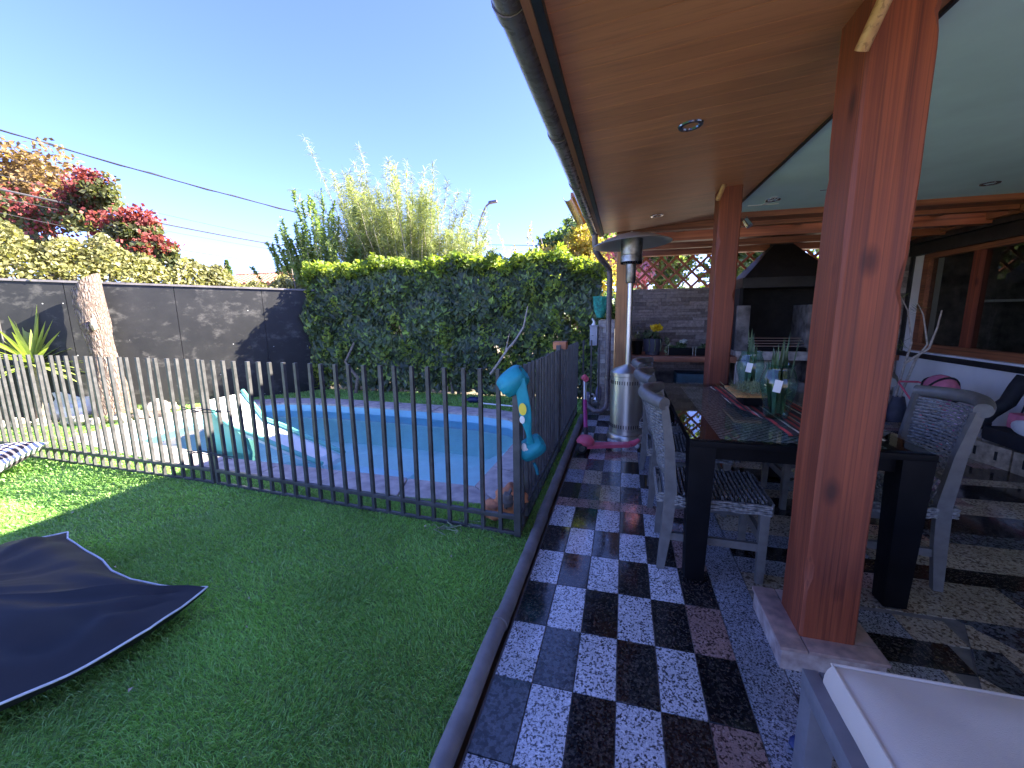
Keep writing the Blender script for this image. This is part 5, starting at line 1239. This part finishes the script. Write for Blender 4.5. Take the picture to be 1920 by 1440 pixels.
# ================================================================== CUSHIONED BENCH (near right)
bn = thing('cushioned_bench', 'grey slatted bench frame at the lower right corner', 'bench', (1.1, .9, 0))
MB().box(.535, .575, -.2, 1.235, .325, .385).build('side_rail', 'bench_grey', bn, world=True, bevel=.003)
MB().box(.578, 1.9, 1.195, 1.235, .325, .383).build('end_rail', 'bench_grey', bn, world=True, bevel=.003)
MB().box(.575, 1.9, -.2, 1.19, .330, .345).build('slat_base', 'bench_grey', bn, world=True)
for (x, y) in ((.537, 1.165), (.537, -.2), (1.83, 1.165), (1.83, -.2)): MB().box(x, x+.068, y, y+.068, 0, .323).build('leg', 'bench_grey', bn, world=True, bevel=.003)
def cushion(name, x0, x1, y0, y1, z0, z1, top, side, label, cat):
    root = thing(name, label, cat, ((x0+x1)/2, (y0+y1)/2, z0)); NX, NY = 34, 34; b = MB(); hgt = z1-z0
    for j in range(NY+1):
        for i in range(NX+1):
            u, v_ = i/NX, j/NY; e = min(u, 1-u, v_, 1-v_); pf = .055*(1-math.exp(-e*7))
            wr = .030*noise.noise(Vector((u*3+v_*2.2, v_*6-u*5, 1)))-.012*math.exp(-((u-.14-.22*(1-v_))/.03)**2)*(1-v_)-.009*math.exp(-((u-.35-.45*(1-v_))/.05)**2)*v_
            b.v.append((x0+(x1-x0)*u, y0+(y1-y0)*v_, z1+pf+wr*min(1, e*12)))
    for j in range(NY):
        for i in range(NX): o = j*(NX+1)+i; b.f.append((o, o+1, o+NX+2, o+NX+1))
    b.build('top_panel', top, root, world=True, smooth=True)
    b = MB(); bd = []
    for (xa, ya, xb, yb_) in ((x0, y0, x1, y0), (x1, y0, x1, y1), (x1, y1, x0, y1), (x0, y1, x0, y0)):
        for k in range(24): t_ = k/24; bd.append((xa+(xb-xa)*t_, ya+(yb_-ya)*t_))
    n = len(bd); cx, cy = (x0+x1)/2, (y0+y1)/2
    for r_i in range(6):
        v_ = r_i/5; out = .012*math.sin(math.pi*v_)
        for k, (x, y) in enumerate(bd):
            ox = (-1 if x <= x0+1e-6 else (1 if x >= x1-1e-6 else 0))*out; oy = (-1 if y <= y0+1e-6 else (1 if y >= y1-1e-6 else 0))*out
            b.v.append((x+ox+.003*noise.noise(Vector((x*9, y*9, v_*3))), y+oy, z0+hgt*v_+.004*noise.noise(Vector((x*4, y*4, 5)))))
    for r_i in range(5):
        for k in range(n): l = (k+1) % n; b.f.append((r_i*n+k, r_i*n+l, r_i*n+n+l, r_i*n+n+k))
    b.build('side_panel', side, root, world=True, smooth=True)
    for z in (z0+.012, z1): MB().tube([(x, y, z+.003) for x, y in bd], .0045, 6, closed=True).build('piping', side, root, world=True, smooth=True)
    return root
cushion('bench_cushion', .583, 1.85, -.15, 1.183, .348, .452, 'cushion', 'cushion', 'thick grey beige piped cushion on the bench', 'cushion')

# ================================================================== FLOOR CUSHION (bean bag) and striped pillow
fb = thing('floor_cushion', 'large navy floor cushion with white piping on the grass', 'floor cushion', (-2.9, .9, 0))
edgeA = [(-4.55, 1.72), (-3.9, 1.66), (-3.34, 1.585)]                 # far-left edge
edgeB = [(-3.34, 1.585), (-3.24, 1.53), (-3.0, 1.475), (-2.75, 1.42), (-2.6, 1.37), (-2.4, 1.335), (-2.2, 1.33), (-1.965, 1.39)]
edgeC = [(-1.965, 1.39), (-1.93, 1.24), (-1.92, 1.1), (-1.95, .98), (-1.99, .86), (-2.06, .68), (-2.13, .45), (-2.2, .2), (-2.26, 0)]
loop = [(-3.34, 1.585), (-3.24, 1.53), (-3.0, 1.475), (-2.75, 1.42), (-2.6, 1.37), (-2.4, 1.335), (-2.2, 1.34), (-1.965, 1.39), (-1.93, 1.24), (-1.92, 1.1), (-1.95, .98), (-1.99, .86), (-2.06, .68), (-2.13, .45), (-2.2, .2), (-2.28, -.05), (-2.6, -.05), (-3.0, -.02), (-3.4, .0), (-3.62, -.02), (-3.6, .3), (-3.58, .7), (-3.54, 1.1), (-3.46, 1.45)]
# resample
LP = [Vector((x, y, 0)) for x, y in loop]; rs = []
for i in range(len(LP)):
    a_, c_ = LP[i], LP[(i+1) % len(LP)]
    for k in range(5): rs.append(a_.lerp(c_, k/5))
ctr = Vector((-2.85, .78, 0)); NRr = 26; b = MB(); n = len(rs)
seamz = lambda p_: .105+.02*noise.noise(Vector((p_.x*4, p_.y*4, 2)))
for i in range(NRr+1):
    u = i/NRr
    for p_ in rs:
        q = p_.lerp(ctr, u); z = seamz(p_)+.16*(1-(1-u)**2.2); ang = math.atan2(p_.y-ctr.y, p_.x-ctr.x)
        fold = .022*noise.noise(Vector((ang*6, u*1.6, 0)))*math.sin(math.pi*min(1, u*1.25+.03))+.018*noise.noise(Vector((q.x*2.2+q.y*3, q.y*9-q.x*2.5, 4)))*min(1, u*6)
        dB = math.hypot(q.x+1.965, q.y-1.39); aB = math.atan2(q.y-1.39, q.x+1.965); fold += (.020*math.exp(-dB/.7)*math.sin(aB*17+dB*3)+.010*math.sin(q.y*15+q.x*4+2*math.sin(q.x*3)))*min(1, u*6)
        b.v.append((q.x, q.y, z+fold))
for i in range(NRr):
    for k in range(n): l = (k+1) % n; b.f.append((i*n+k, i*n+l, i*n+n+l, i*n+n+k))
b.build('top_panel', 'navy', fb, world=True, smooth=True)
b = MB()
for i in range(7):
    v_ = i/6
    for p_ in rs:
        d_ = (p_-ctr).normalized(); q = p_-d_*(.17*v_**1.3)+d_*.015*math.sin(math.pi*v_); b.v.append((q.x, q.y, seamz(p_)*(1-v_)+.0))
for i in range(6):
    for k in range(n): l = (k+1) % n; b.f.append((i*n+k, i*n+n+k, i*n+n+l, i*n+l))
b.build('under_panel', 'navy', fb, world=True, smooth=True)
MB().tube([(p_.x, p_.y, seamz(p_)+.003) for p_ in rs], .0048, 6, closed=True).build('piping', 'piping', fb, world=True, smooth=True)
ps = thing('striped_pillow', 'cream pillow with brown stripes at the left edge against the fence', 'pillow', (-5.62, 2.33, .12))
b = MB(); NX = 22
for sgn in (1, -1):
    o0 = len(b.v)
    for j in range(NX+1):
        for i in range(NX+1):
            u, v_ = -1+2*i/NX, -1+2*j/NX; pin = 1-.10*(1-u*u)*0; e = max(0, (1-u**4)*(1-v_**4)); px = u*(.33-.045*(1-v_*v_)*0-.04*(1-v_**2)*u*u); py = v_*(.27-.04*(1-u**2)*v_*v_)
            b.v.append((px, py, sgn*.10*e**.6+.004*noise.noise(Vector((u*4, v_*4, sgn)))))
    for j in range(NX):
        for i in range(NX): o = o0+j*(NX+1)+i; b.f.append((o, o+1, o+NX+2, o+NX+1) if sgn > 0 else (o+NX+1, o+NX+2, o+1, o))
o = b.build('pillow_cover', 'striped', ps, smooth=True); ps.rotation_euler = (R(12), R(-6), R(20)); ps.location = (-5.70, 2.24, .14)
q = []
for (xa, ya, xb, yb_) in ((-1, -1, 1, -1), (1, -1, 1, 1), (1, 1, -1, 1), (-1, 1, -1, -1)):
    for k in range(12):
        u = xa+(xb-xa)*k/12; v_ = ya+(yb_-ya)*k/12; q.append((u*(.33-.04*(1-v_**2)*u*u), v_*(.27-.04*(1-u**2)*v_*v_), 0))
MB().tube(q, .006, 6, closed=True).build('piping', 'piping', ps, smooth=True)

# ================================================================== ARMBAND FLOAT on the fence, terracotta figure
af = thing('swim_armbands', 'turquoise childs swim armbands with clouds and sun hung on the fence corner', 'armbands', (-.62, 2.42, 1.0))
def puff(c, ax, r, L, th, name, seed, sq=.75):
    c = Vector(c); ax = Vector(ax).normalized(); a_ = ax.cross(Vector((0, 0, 1))).normalized(); u = a_.cross(ax)
    b = MB(); K = 30; prof = []
    for k in range(16): t_ = 2*math.pi*k/16; prof.append((r+th*math.cos(t_), L/2*math.sin(t_)))
    for i in range(K):
        an = 2*math.pi*i/K
        for (rr2, l_) in prof:
            cr = 1+.09*math.sin(an*9+l_*9)*abs(l_/L*2)**2+.03*math.sin(an*5+2)
            b.v.append(tuple(c+(a_*math.cos(an)+u*math.sin(an)*sq)*rr2*cr+ax*l_))
    for i in range(K):
        for k in range(16): l = (k+1) % 16; j = (i+1) % K; b.f.append((i*16+k, i*16+l, j*16+l, j*16+k))
    return b.build(name, 'teal', af, world=True, smooth=True)
puff((-.645, 2.40, 1.02), (.75, .1, .62), .058, .175, .034, 'armband', 1, .85)
puff((-.555, 2.50, .57), (.80, .15, .55), .053, .165, .032, 'armband', 2, .85)
# chest panel: thick twisted ribbon
b = MB(); pts = [(-.59, 2.35, 1.05, .055, 0), (-.58, 2.35, .97, .060, .1), (-.568, 2.36, .89, .062, .15), (-.56, 2.365, .81, .058, .3), (-.553, 2.375, .75, .042, .7), (-.548, 2.40, .69, .022, 1.1), (-.545, 2.43, .62, .04, .8)]
for (x, y, z, w_, a_) in pts:
    dx, dy = math.cos(a_-.3)*w_, math.sin(a_-.3)*w_
    nx, ny = -math.sin(a_-.3)*.014, math.cos(a_-.3)*.014
    b.v += [(x-dx, y-dy, z), (x+nx*1.2, y+ny*1.2, z), (x+dx, y+dy, z), (x-nx*1.2, y-ny*1.2, z)]
for i in range(len(pts)-1):
    o = 4*i
    for k in range(4): l = (k+1) % 4; b.f.append((o+k, o+l, o+4+l, o+4+k))
o = b.build('chest_panel', 'teal', af, world=True); md = o.modifiers.new('s', 'SUBSURF'); md.levels = 2; md.render_levels = 2
for q in o.data.polygons: q.use_smooth = True
def disc(c, nrm, rx, rz, mat, name):
    c = Vector(c); n_ = Vector(nrm).normalized(); a_ = n_.cross(Vector((0, 0, 1))).normalized(); u = a_.cross(n_); b = MB(); K = 20
    b.v = [tuple(c+n_*.004)]+[tuple(c+a_*rx*math.cos(6.283*k/K)+u*rz*math.sin(6.283*k/K)) for k in range(K)]; b.f = [(0, 1+k, 1+(k+1) % K) for k in range(K)]
    b.build(name, mat, af, world=True, smooth=True)
disc((-.571, 2.335, .86), (-.25, -1, 0), .026, .038, 'yellow', 'sun_print')
disc((-.575, 2.337, .795), (-.25, -1, 0), .018, .024, 'cream', 'cloud_print')
disc((-.585, 2.42, .595), (-.3, -1, .1), .018, .026, 'cream', 'cloud_print'); disc((-.570, 2.42, .572), (-.3, -1, .1), .014, .020, 'cream', 'cloud_print')
MB().tube([(-.53, 2.46, .48), (-.515, 2.47, .44), (-.51, 2.48, .40)], [.010, .012, .010], 10).build('strap_end', 'teal_in', af, world=True, smooth=True)
MB().tube([(-.52, 2.34, 1.0), (-.515, 2.35, .95), (-.515, 2.35, .93)], [.005, .007, .005], 8).build('buckle', 'rubber', af, world=True)
tf = thing('terracotta_frog', 'broken terracotta garden figure sitting inside the fence corner', 'garden figure', (-.77, 2.62, 0))
MB().blob((-.74, 2.62, .12), (.11, .10, .12), 4, .14, 18, 12).build('body', 'terra', tf, world=True, smooth=True)
MB().blob((-.84, 2.56, .08), (.09, .07, .07), 7, .14, 16, 10).build('foot', 'terra', tf, world=True, smooth=True)
MB().blob((-.67, 2.60, .17), (.06, .07, .075), 9, .2, 16, 10).build('shoulder', 'terra', tf, world=True, smooth=True)
MB().blob((-.735, 2.555, .165), (.05, .055, .06), 12, .3, 12, 8).build('hollow', 'concrete_d', tf, world=True, smooth=True)
# dry leaves/twigs at far poolside
b = MB()
for i in range(60):
    x = random.uniform(-3.4, -.8); y = random.uniform(6.05, 6.7); a_ = random.uniform(0, 6.28); L = random.uniform(.02, .05); b.add([(x, y, .012), (x+L*math.cos(a_), y+L*math.sin(a_), .016), (x+L*.6*math.cos(a_+.8), y+L*.6*math.sin(a_+.8), .02)], [(0, 1, 2)])
for i in range(46):
    x = random.uniform(-4.5, -.65); y = random.uniform(.9, 2.4); a_ = random.uniform(0, 6.28); L = random.uniform(.008, .022); b.add([(x, y, .012), (x+L*math.cos(a_), y+L*math.sin(a_), .018), (x+L*.6*math.cos(a_+.8), y+L*.6*math.sin(a_+.8), .02)], [(0, 1, 2)])
o = b.build('fallen_leaves', 'pale_twig'); o['kind'] = 'stuff'; tag(o, 'dry fallen leaves scattered over the artificial grass', 'leaves')
# tangle by the fence foot
b = MB()
for i in range(16):
    x = random.uniform(-1.25, -.7); y = 2.36+random.uniform(-.06, .1); b.tube([(x, y, .01), (x+random.uniform(-.1, .1), y+random.uniform(-.03, .03), .035), (x+random.uniform(-.15, .15), y+random.uniform(-.04, .04), .012)], .003, 4)
o = b.build('dry_twigs', 'moss', kind='stuff'); tag(o, 'tangle of dry stems at the foot of the fence corner', 'twigs')

# ================================================================== HOUSE WALL AT RIGHT
hw = thing('house_wall', 'white house wall with black timber bands and wooden window', 'wall', (3.9, 5, 0))
WX = 3.8
MB().box(WX, WX+.2, -1.3, 7.4, 0, .775).build('lower_wall', 'white_wall', hw, world=True)
MB().box(WX-.03, WX+.2, -1.3, 7.15, .778, .845).build('band', 'black_wood', hw, world=True, bevel=.004)
MB().box(WX-.06, WX+.1, -1.3, 6.86, .848, .872).build('sill', 'white', hw, world=True, bevel=.003)
MB().box(WX+.0, WX+.2, 6.82, 7.4, .848, 2.12).build('plaster_panel', 'white_wall', hw, world=True)
MB().box(WX-.025, WX-.002, 7.02, 7.09, .848, 2.12).build('band', 'black_wood', hw, world=True)
MB().box(WX-.05, WX+.2, -1.3, 7.4, 2.125, 2.27).build('header', 'black_wood', hw, world=True, bevel=.006)
MB().box(WX-.10, WX+.2, -1.3, 7.4, 2.273, 2.33).build('cornice', 'black_wood', hw, world=True, bevel=.006)
MB().box(WX-.16, WX+.2, -1.3, 5.31, 2.333, 2.452).build('cornice', 'woodY', hw, world=True, bevel=.006)
MB().box(WX-.16, WX+.2, 5.43, 7.05, 2.333, 2.47).build('cornice', 'woodY', hw, world=True, bevel=.006)
MB().box(WX, WX+.2, -1.3, 3.3, .875, 2.12).build('plaster_panel', 'white_wall', hw, world=True)
# window
wn_ = MB()
wf = MB(); wf.box(WX-.02, WX+.08, 3.4, 6.82, .875, .97); wf.box(WX-.02, WX+.08, 3.4, 6.82, 2.06, 2.12); wf.box(WX-.02, WX+.08, 6.72, 6.82, .972, 2.058); wf.box(WX-.02, WX+.08, 3.3, 3.4, .875, 2.12)
win = wf.build('window', 'woodY', hw, world=True)
def sub(bld, name, mat, parent, **kw):
    o = bld.build(name, mat, None, **kw); o.parent = parent; o.location = (0, 0, 0); return o
for y in (5.95, 4.7): sub(MB().box(WX-.02, WX+.08, y-.05, y+.05, .972, 2.058), 'mullion', 'post', win)
for a_, c_ in ((6.0, 6.72), (4.75, 5.9), (3.4, 4.65)): sub(MB().box(WX+.03, WX+.036, a_, c_, .972, 2.058), 'pane', 'glass_pane', win)
# dark interior
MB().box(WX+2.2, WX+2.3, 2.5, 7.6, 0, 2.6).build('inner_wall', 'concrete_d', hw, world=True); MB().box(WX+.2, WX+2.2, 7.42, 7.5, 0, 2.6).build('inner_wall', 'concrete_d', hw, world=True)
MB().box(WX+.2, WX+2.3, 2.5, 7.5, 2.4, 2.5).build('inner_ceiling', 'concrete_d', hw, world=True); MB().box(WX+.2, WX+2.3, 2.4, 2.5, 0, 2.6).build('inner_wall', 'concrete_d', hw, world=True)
o = MB().box(WX+.9, WX+1.3, 7.0, 7.4, 1.50, 1.53).build('wall_shelf', 'white'); tag(o, 'thin pale shelf inside the house behind the left window pane', 'shelf')
b = MB(); pts = [(4.6+.0, 5.0+.55*math.cos(math.pi*k/12), 1.55+.28*math.sin(math.pi*k/12)) for k in range(13)]
b = MB(); 
for k in range(13):
    th = math.pi*k/12
    b.v += [(4.7, 5.75+.55*math.cos(th), 1.62+.26*math.sin(th)), (4.8, 5.75+.55*math.cos(th), 1.62+.26*math.sin(th)), (4.8, 5.75+.44*math.cos(th), 1.58+.16*math.sin(th)), (4.7, 5.75+.44*math.cos(th), 1.58+.16*math.sin(th))]
for k in range(12):
    for j in range(4): l = (j+1) % 4; b.f.append((4*k+j, 4*k+l, 4*k+4+l, 4*k+4+j))
b.f += [(0, 1, 2, 3), (51, 50, 49, 48)]
tag(b.build('arched_hood', 'white'), 'pale arched kitchen hood inside behind the window', 'hood')
# end stone pier between barbecue and house wall
pr = thing('stone_pier', 'slate faced pier in the corner between barbecue and house wall', 'pier', (3.5, 7.1, 0))
MB().box(2.9, 3.8, 7.12, 7.24, 0, 2.3).build('core', 'concrete_d', pr, world=True)
stones(pr, 2.9, 3.79, 7.12, 0, 2.28, (.06, .08), 'stone', lmin=.18)
MB().box(2.9, 3.79, 7.06, 7.12, .70, .78).build('ledge', 'woodX', pr, world=True)
# unseen paving behind the camera, added past the shortened roof to bounce sunlight
struct(MB().box(-.466, 9, -12, -3.004, -.10, -.004).build('bounce_terrace', 'bounce_terrace'))

# dried branches in corner
dv = thing('dried_branches', 'tall pale dried branches leaning by the window corner', 'branches', (3.45, 6.3, 0))
for pts in ([(3.40, 6.3, .3), (3.44, 6.28, .75), (3.47, 6.26, 1.0), (3.42, 6.33, 1.4), (3.38, 6.45, 1.6)], [(3.42, 6.25, .3), (3.50, 6.2, .8), (3.55, 6.12, 1.0), (3.50, 6.18, 1.35), (3.46, 6.25, 1.5)], [(3.42, 6.25, .75), (3.56, 6.1, .95), (3.58, 6.05, 1.2), (3.58, 6.02, 1.4)]):
    MB().tube(pts, [.016, .014, .011, .008, .003][:len(pts)], 7).build('branch', 'pale_twig', dv, world=True, smooth=True)
for c in ((3.39, 6.42, 1.58), (3.47, 6.24, 1.42), (3.40, 6.35, .98)):
    n = 26; P = np.tile(np.array(c), (n, 1))+rng.normal(0, .02, (n, 3)); d = rng.normal(size=(n, 3)); d /= np.linalg.norm(d, axis=1, keepdims=True); V, F = strips(P, P+d*.10, .004); npmesh('twig_tuft', V, F, 'ivy', dv)
dvp = MB().lathe([(.02, 0), (.09, 0), (.10, .15), (.06, .32), (.055, .32)], c=(3.42, 6.27, 0), n=20).build('floor_vase', 'grey_pot', smooth=True); tag(dvp, 'dark floor vase holding the dried branches', 'vase')

# toys ------------------------------------------------------
dsr = thing('doll_stroller', 'pink doll stroller with black trimmed canopy by the white wall', 'doll stroller', (3.3, 5.75, 0))
b = MB(); K = 13; Rr = .20; c = Vector((3.28, 5.36, .53))
for i in range(9):
    ph_ = R(-15+150*i/8)
    for k in range(K):
        th = math.pi*k/(K-1); b.v.append((c.x+.14*math.cos(th), c.y-Rr*math.sin(th)*math.cos(ph_), c.z+Rr*math.sin(th)*math.sin(ph_)))
for i in range(8):
    for k in range(K-1): o = i*K+k; b.f.append((o, o+1, o+K+1, o+K))
o = b.build('canopy', 'pink_cloth', dsr, world=True, smooth=True); md = o.modifiers.new('s', 'SOLIDIFY'); md.thickness = .006
for ph_ in (R(-15), R(60), R(135)):
    MB().tube([(c.x+.144*math.cos(math.pi*k/12), c.y-(Rr+.005)*math.sin(math.pi*k/12)*math.cos(ph_), c.z+(Rr+.005)*math.sin(math.pi*k/12)*math.sin(ph_)) for k in range(13)], .011, 7).build('canopy_trim', 'black_cloth', dsr, world=True, smooth=True)
MB().box(3.18, 3.42, 5.32, 5.60, .22, .28).build('seat', 'black_cloth', dsr, world=True, bevel=.02)
for x in (3.18, 3.42):
    MB().tube([(x, 5.20, .06), (x, 5.45, .30), (x, 5.85, .55), (x, 5.95, .56)], .010, 8).build('frame_tube', 'pink', dsr, world=True, smooth=True)
    MB().tube([(x, 5.65, .06), (x, 5.42, .40)], .010, 8).build('frame_tube', 'pink', dsr, world=True)
    for y in (5.20, 5.65): MB().tube([(x-.012, y, .06), (x+.012, y, .06)], .055, 16).build('wheel', 'black', dsr, world=True)
MB().tube([(3.18, 5.95, .56), (3.42, 5.95, .56)], .012, 8).build('handle', 'pink', dsr, world=True)
dcr = thing('doll_carrier', 'small pale pink printed doll carrier with magenta handle', 'doll carrier', (3.35, 5.2, 0))
MB().blob((3.35, 5.10, .32), (.15, .16, .13), 3, .04).build('shell', 'pale_pink', dcr, world=True, smooth=True)
MB().tube([(3.24, 5.20, .40), (3.26, 5.14, .53), (3.46, 5.04, .53), (3.50, 4.98, .44)], .013, 8).build('handle', 'magenta', dcr, world=True, smooth=True)
MB().tube([(3.50, 4.98, .44), (3.46, 5.04, .16)], .008, 8).build('handle_leg', 'white', dcr, world=True)
MB().tube([(3.30, 5.10, .12), (3.30, 5.10, .24)], .02, 8).build('foot', 'magenta', dcr, world=True)
o = thing('doll_dish', 'small dark toy box with red and white ring on the floor', 'toy', (3.2, 5.0, 0))
MB().box(3.1, 3.45, 4.96, 5.28, 0, .13).build('case', 'black_cloth', o, world=True, bevel=.02); MB().tube([(3.16, 4.95, .07), (3.16, 4.935, .07)], .03, 16).build('ring', 'white', o, world=True); MB().tube([(3.11, 4.96, .06), (3.11, 4.945, .06)], .03, 16).build('ring', 'pink', o, world=True)
# car seat on concrete blocks
BG = 'hollow concrete blocks under the car seat'
def hblock(x, y, z, rz, label):
    r_ = thing('concrete_block', label, 'block', (x, y, z), BG, rz)
    MB().box(-.195, .195, -.07, -.045, 0, .19).build('face_shell', 'block', r_, bevel=.004); MB().box(-.195, .195, .045, .07, 0, .19).build('face_shell', 'block', r_, bevel=.004)
    for sx in (-.195, -.02, .165): MB().box(sx, sx+.03, -.044, .044, .0, .188).build('web', 'block', r_)
    for sx in (-.10, .08): MB().box(sx-.012, sx+.012, -.073, -.069, .06, .14).build('slot', 'soot', r_)
hblock(3.33, 4.66, 0, R(-78), 'left hollow block standing under the black car seat'); hblock(3.40, 4.25, 0, R(-80), 'right hollow block under the black car seat')
cs = thing('car_seat', 'black padded child car seat resting on concrete blocks', 'car seat', (3.45, 4.45, .19))
b = MB()
MB().box(3.28, 3.66, 4.10, 4.78, .20, .34).build('seat_base', 'black_cloth', cs, world=True, bevel=.05)
MB().hexa([(3.50, 4.20, .32), (3.66, 4.20, .30), (3.66, 4.76, .30), (3.50, 4.76, .32)], [(3.62, 4.24, .80), (3.72, 4.24, .80), (3.72, 4.80, .80), (3.62, 4.80, .80)]).build('backrest', 'black_cloth', cs, world=True, bevel=.03)
for y in (4.80, 4.16):
    MB().tube([(3.30, y, .36), (3.36, y+.02, .44), (3.48, y+.03, .55), (3.54, y+.04, .70), (3.56, y+.03, .80)], [.05, .055, .06, .06, .045], 10).build('side_wing', 'black_cloth', cs, world=True, smooth=True)
MB().tube([(3.56, 4.74, .80), (3.58, 4.55, .82), (3.58, 4.3, .82)], .05, 10).build('head_wing', 'black_cloth', cs, world=True, smooth=True)
MB().blob((3.32, 4.84, .33), (.07, .06, .05), 3, .1).build('arm_pad', 'black_cloth', cs, world=True, smooth=True)
MB().tube([(3.44, 4.62, .44), (3.47, 4.60, .56), (3.5, 4.50, .63), (3.5, 4.32, .63)], .010, 6).build('harness_strap', 'pale_twig', cs, world=True, smooth=True)
dl = thing('pink_bag', 'pink cloth bag with white panel lying in the car seat', 'bag', (3.4, 4.4, .34))
MB().box(3.34, 3.50, 4.20, 4.62, .36, .50).build('body', 'pink_cloth', dl, world=True, bevel=.03); MB().blob((3.325, 4.38, .40), (.02, .17, .07), 2, .03).build('white_panel', 'white', dl, world=True, smooth=True)
# lower part of foreground: a white cap ball under bench (small blue bottle cap)
o = MB().blob((.60, 1.33, .02), (.035, .03, .02), 5, .1).build('bottle_cap', 'blue', smooth=True); tag(o, 'tiny blue object on the floor left of the bench', 'toy')

# ------------------------------------------------------------------ sub-parts: hang small pieces on the part they belong to
def centre(o):
    bb = [Vector(c) for c in o.bound_box]; return sum(bb, Vector())/8+o.location
def hang(root_name, child, part):
    for root in [o for o in COL.objects if o.parent is None and o.name.split('.')[0] == root_name]:
        parts = [c for c in root.children if c.name.split('.')[0] == part]
        if not parts: continue
        for c in [c for c in root.children if c.name.split('.')[0] == child]:
            p_ = min(parts, key=lambda q: (centre(q)-centre(c)).length)
            l_ = c.location.copy(); c.parent = p_; c.location = l_-p_.location
for a_ in (('kick_scooter', 'hub', 'wheel'), ('kick_scooter', 'grip_cap', 'grip'), ('doll_stroller', 'canopy_trim', 'canopy'), ('patio_heater', 'burner_tab', 'burner'), ('patio_heater', 'wing_nut', 'reflector_dish_'),
           ('patio_heater', 'vent_slot', 'cylinder_housing'), ('neighbour_house', 'roof_tiles', 'roof'), ('neighbour_house', 'ridge', 'roof'), ('street_lamp', 'lamp_head', 'arm'), ('bench_cushion', 'piping', 'side_panel'),
           ('floor_cushion', 'piping', 'top_panel'), ('striped_pillow', 'piping', 'pillow_cover'), ('roof_gutter', 'bracket', 'downpipe'), ('concrete_block', 'slot', 'face_shell'), ('downlight', 'bulb', 'reflector'),
           ('tree_stump', 'cut_face', 'trunk'), ('tree_stump', 'knot', 'trunk'), ('barbecue', 'hood_band', 'hood'), ('plush_toy', 'eye', 'body'), ('swim_armbands', 'sun_print', 'chest_panel'), ('hanging_bag', 'cord', 'sack'),
           ('flower_pot', 'trailing_stem', 'pot'), ('trough_planter', 'wire', 'trough'), ('dining_table', 'woven_inset', 'top_board'), ('meter_box', 'slot', 'case')):
    hang(*a_)
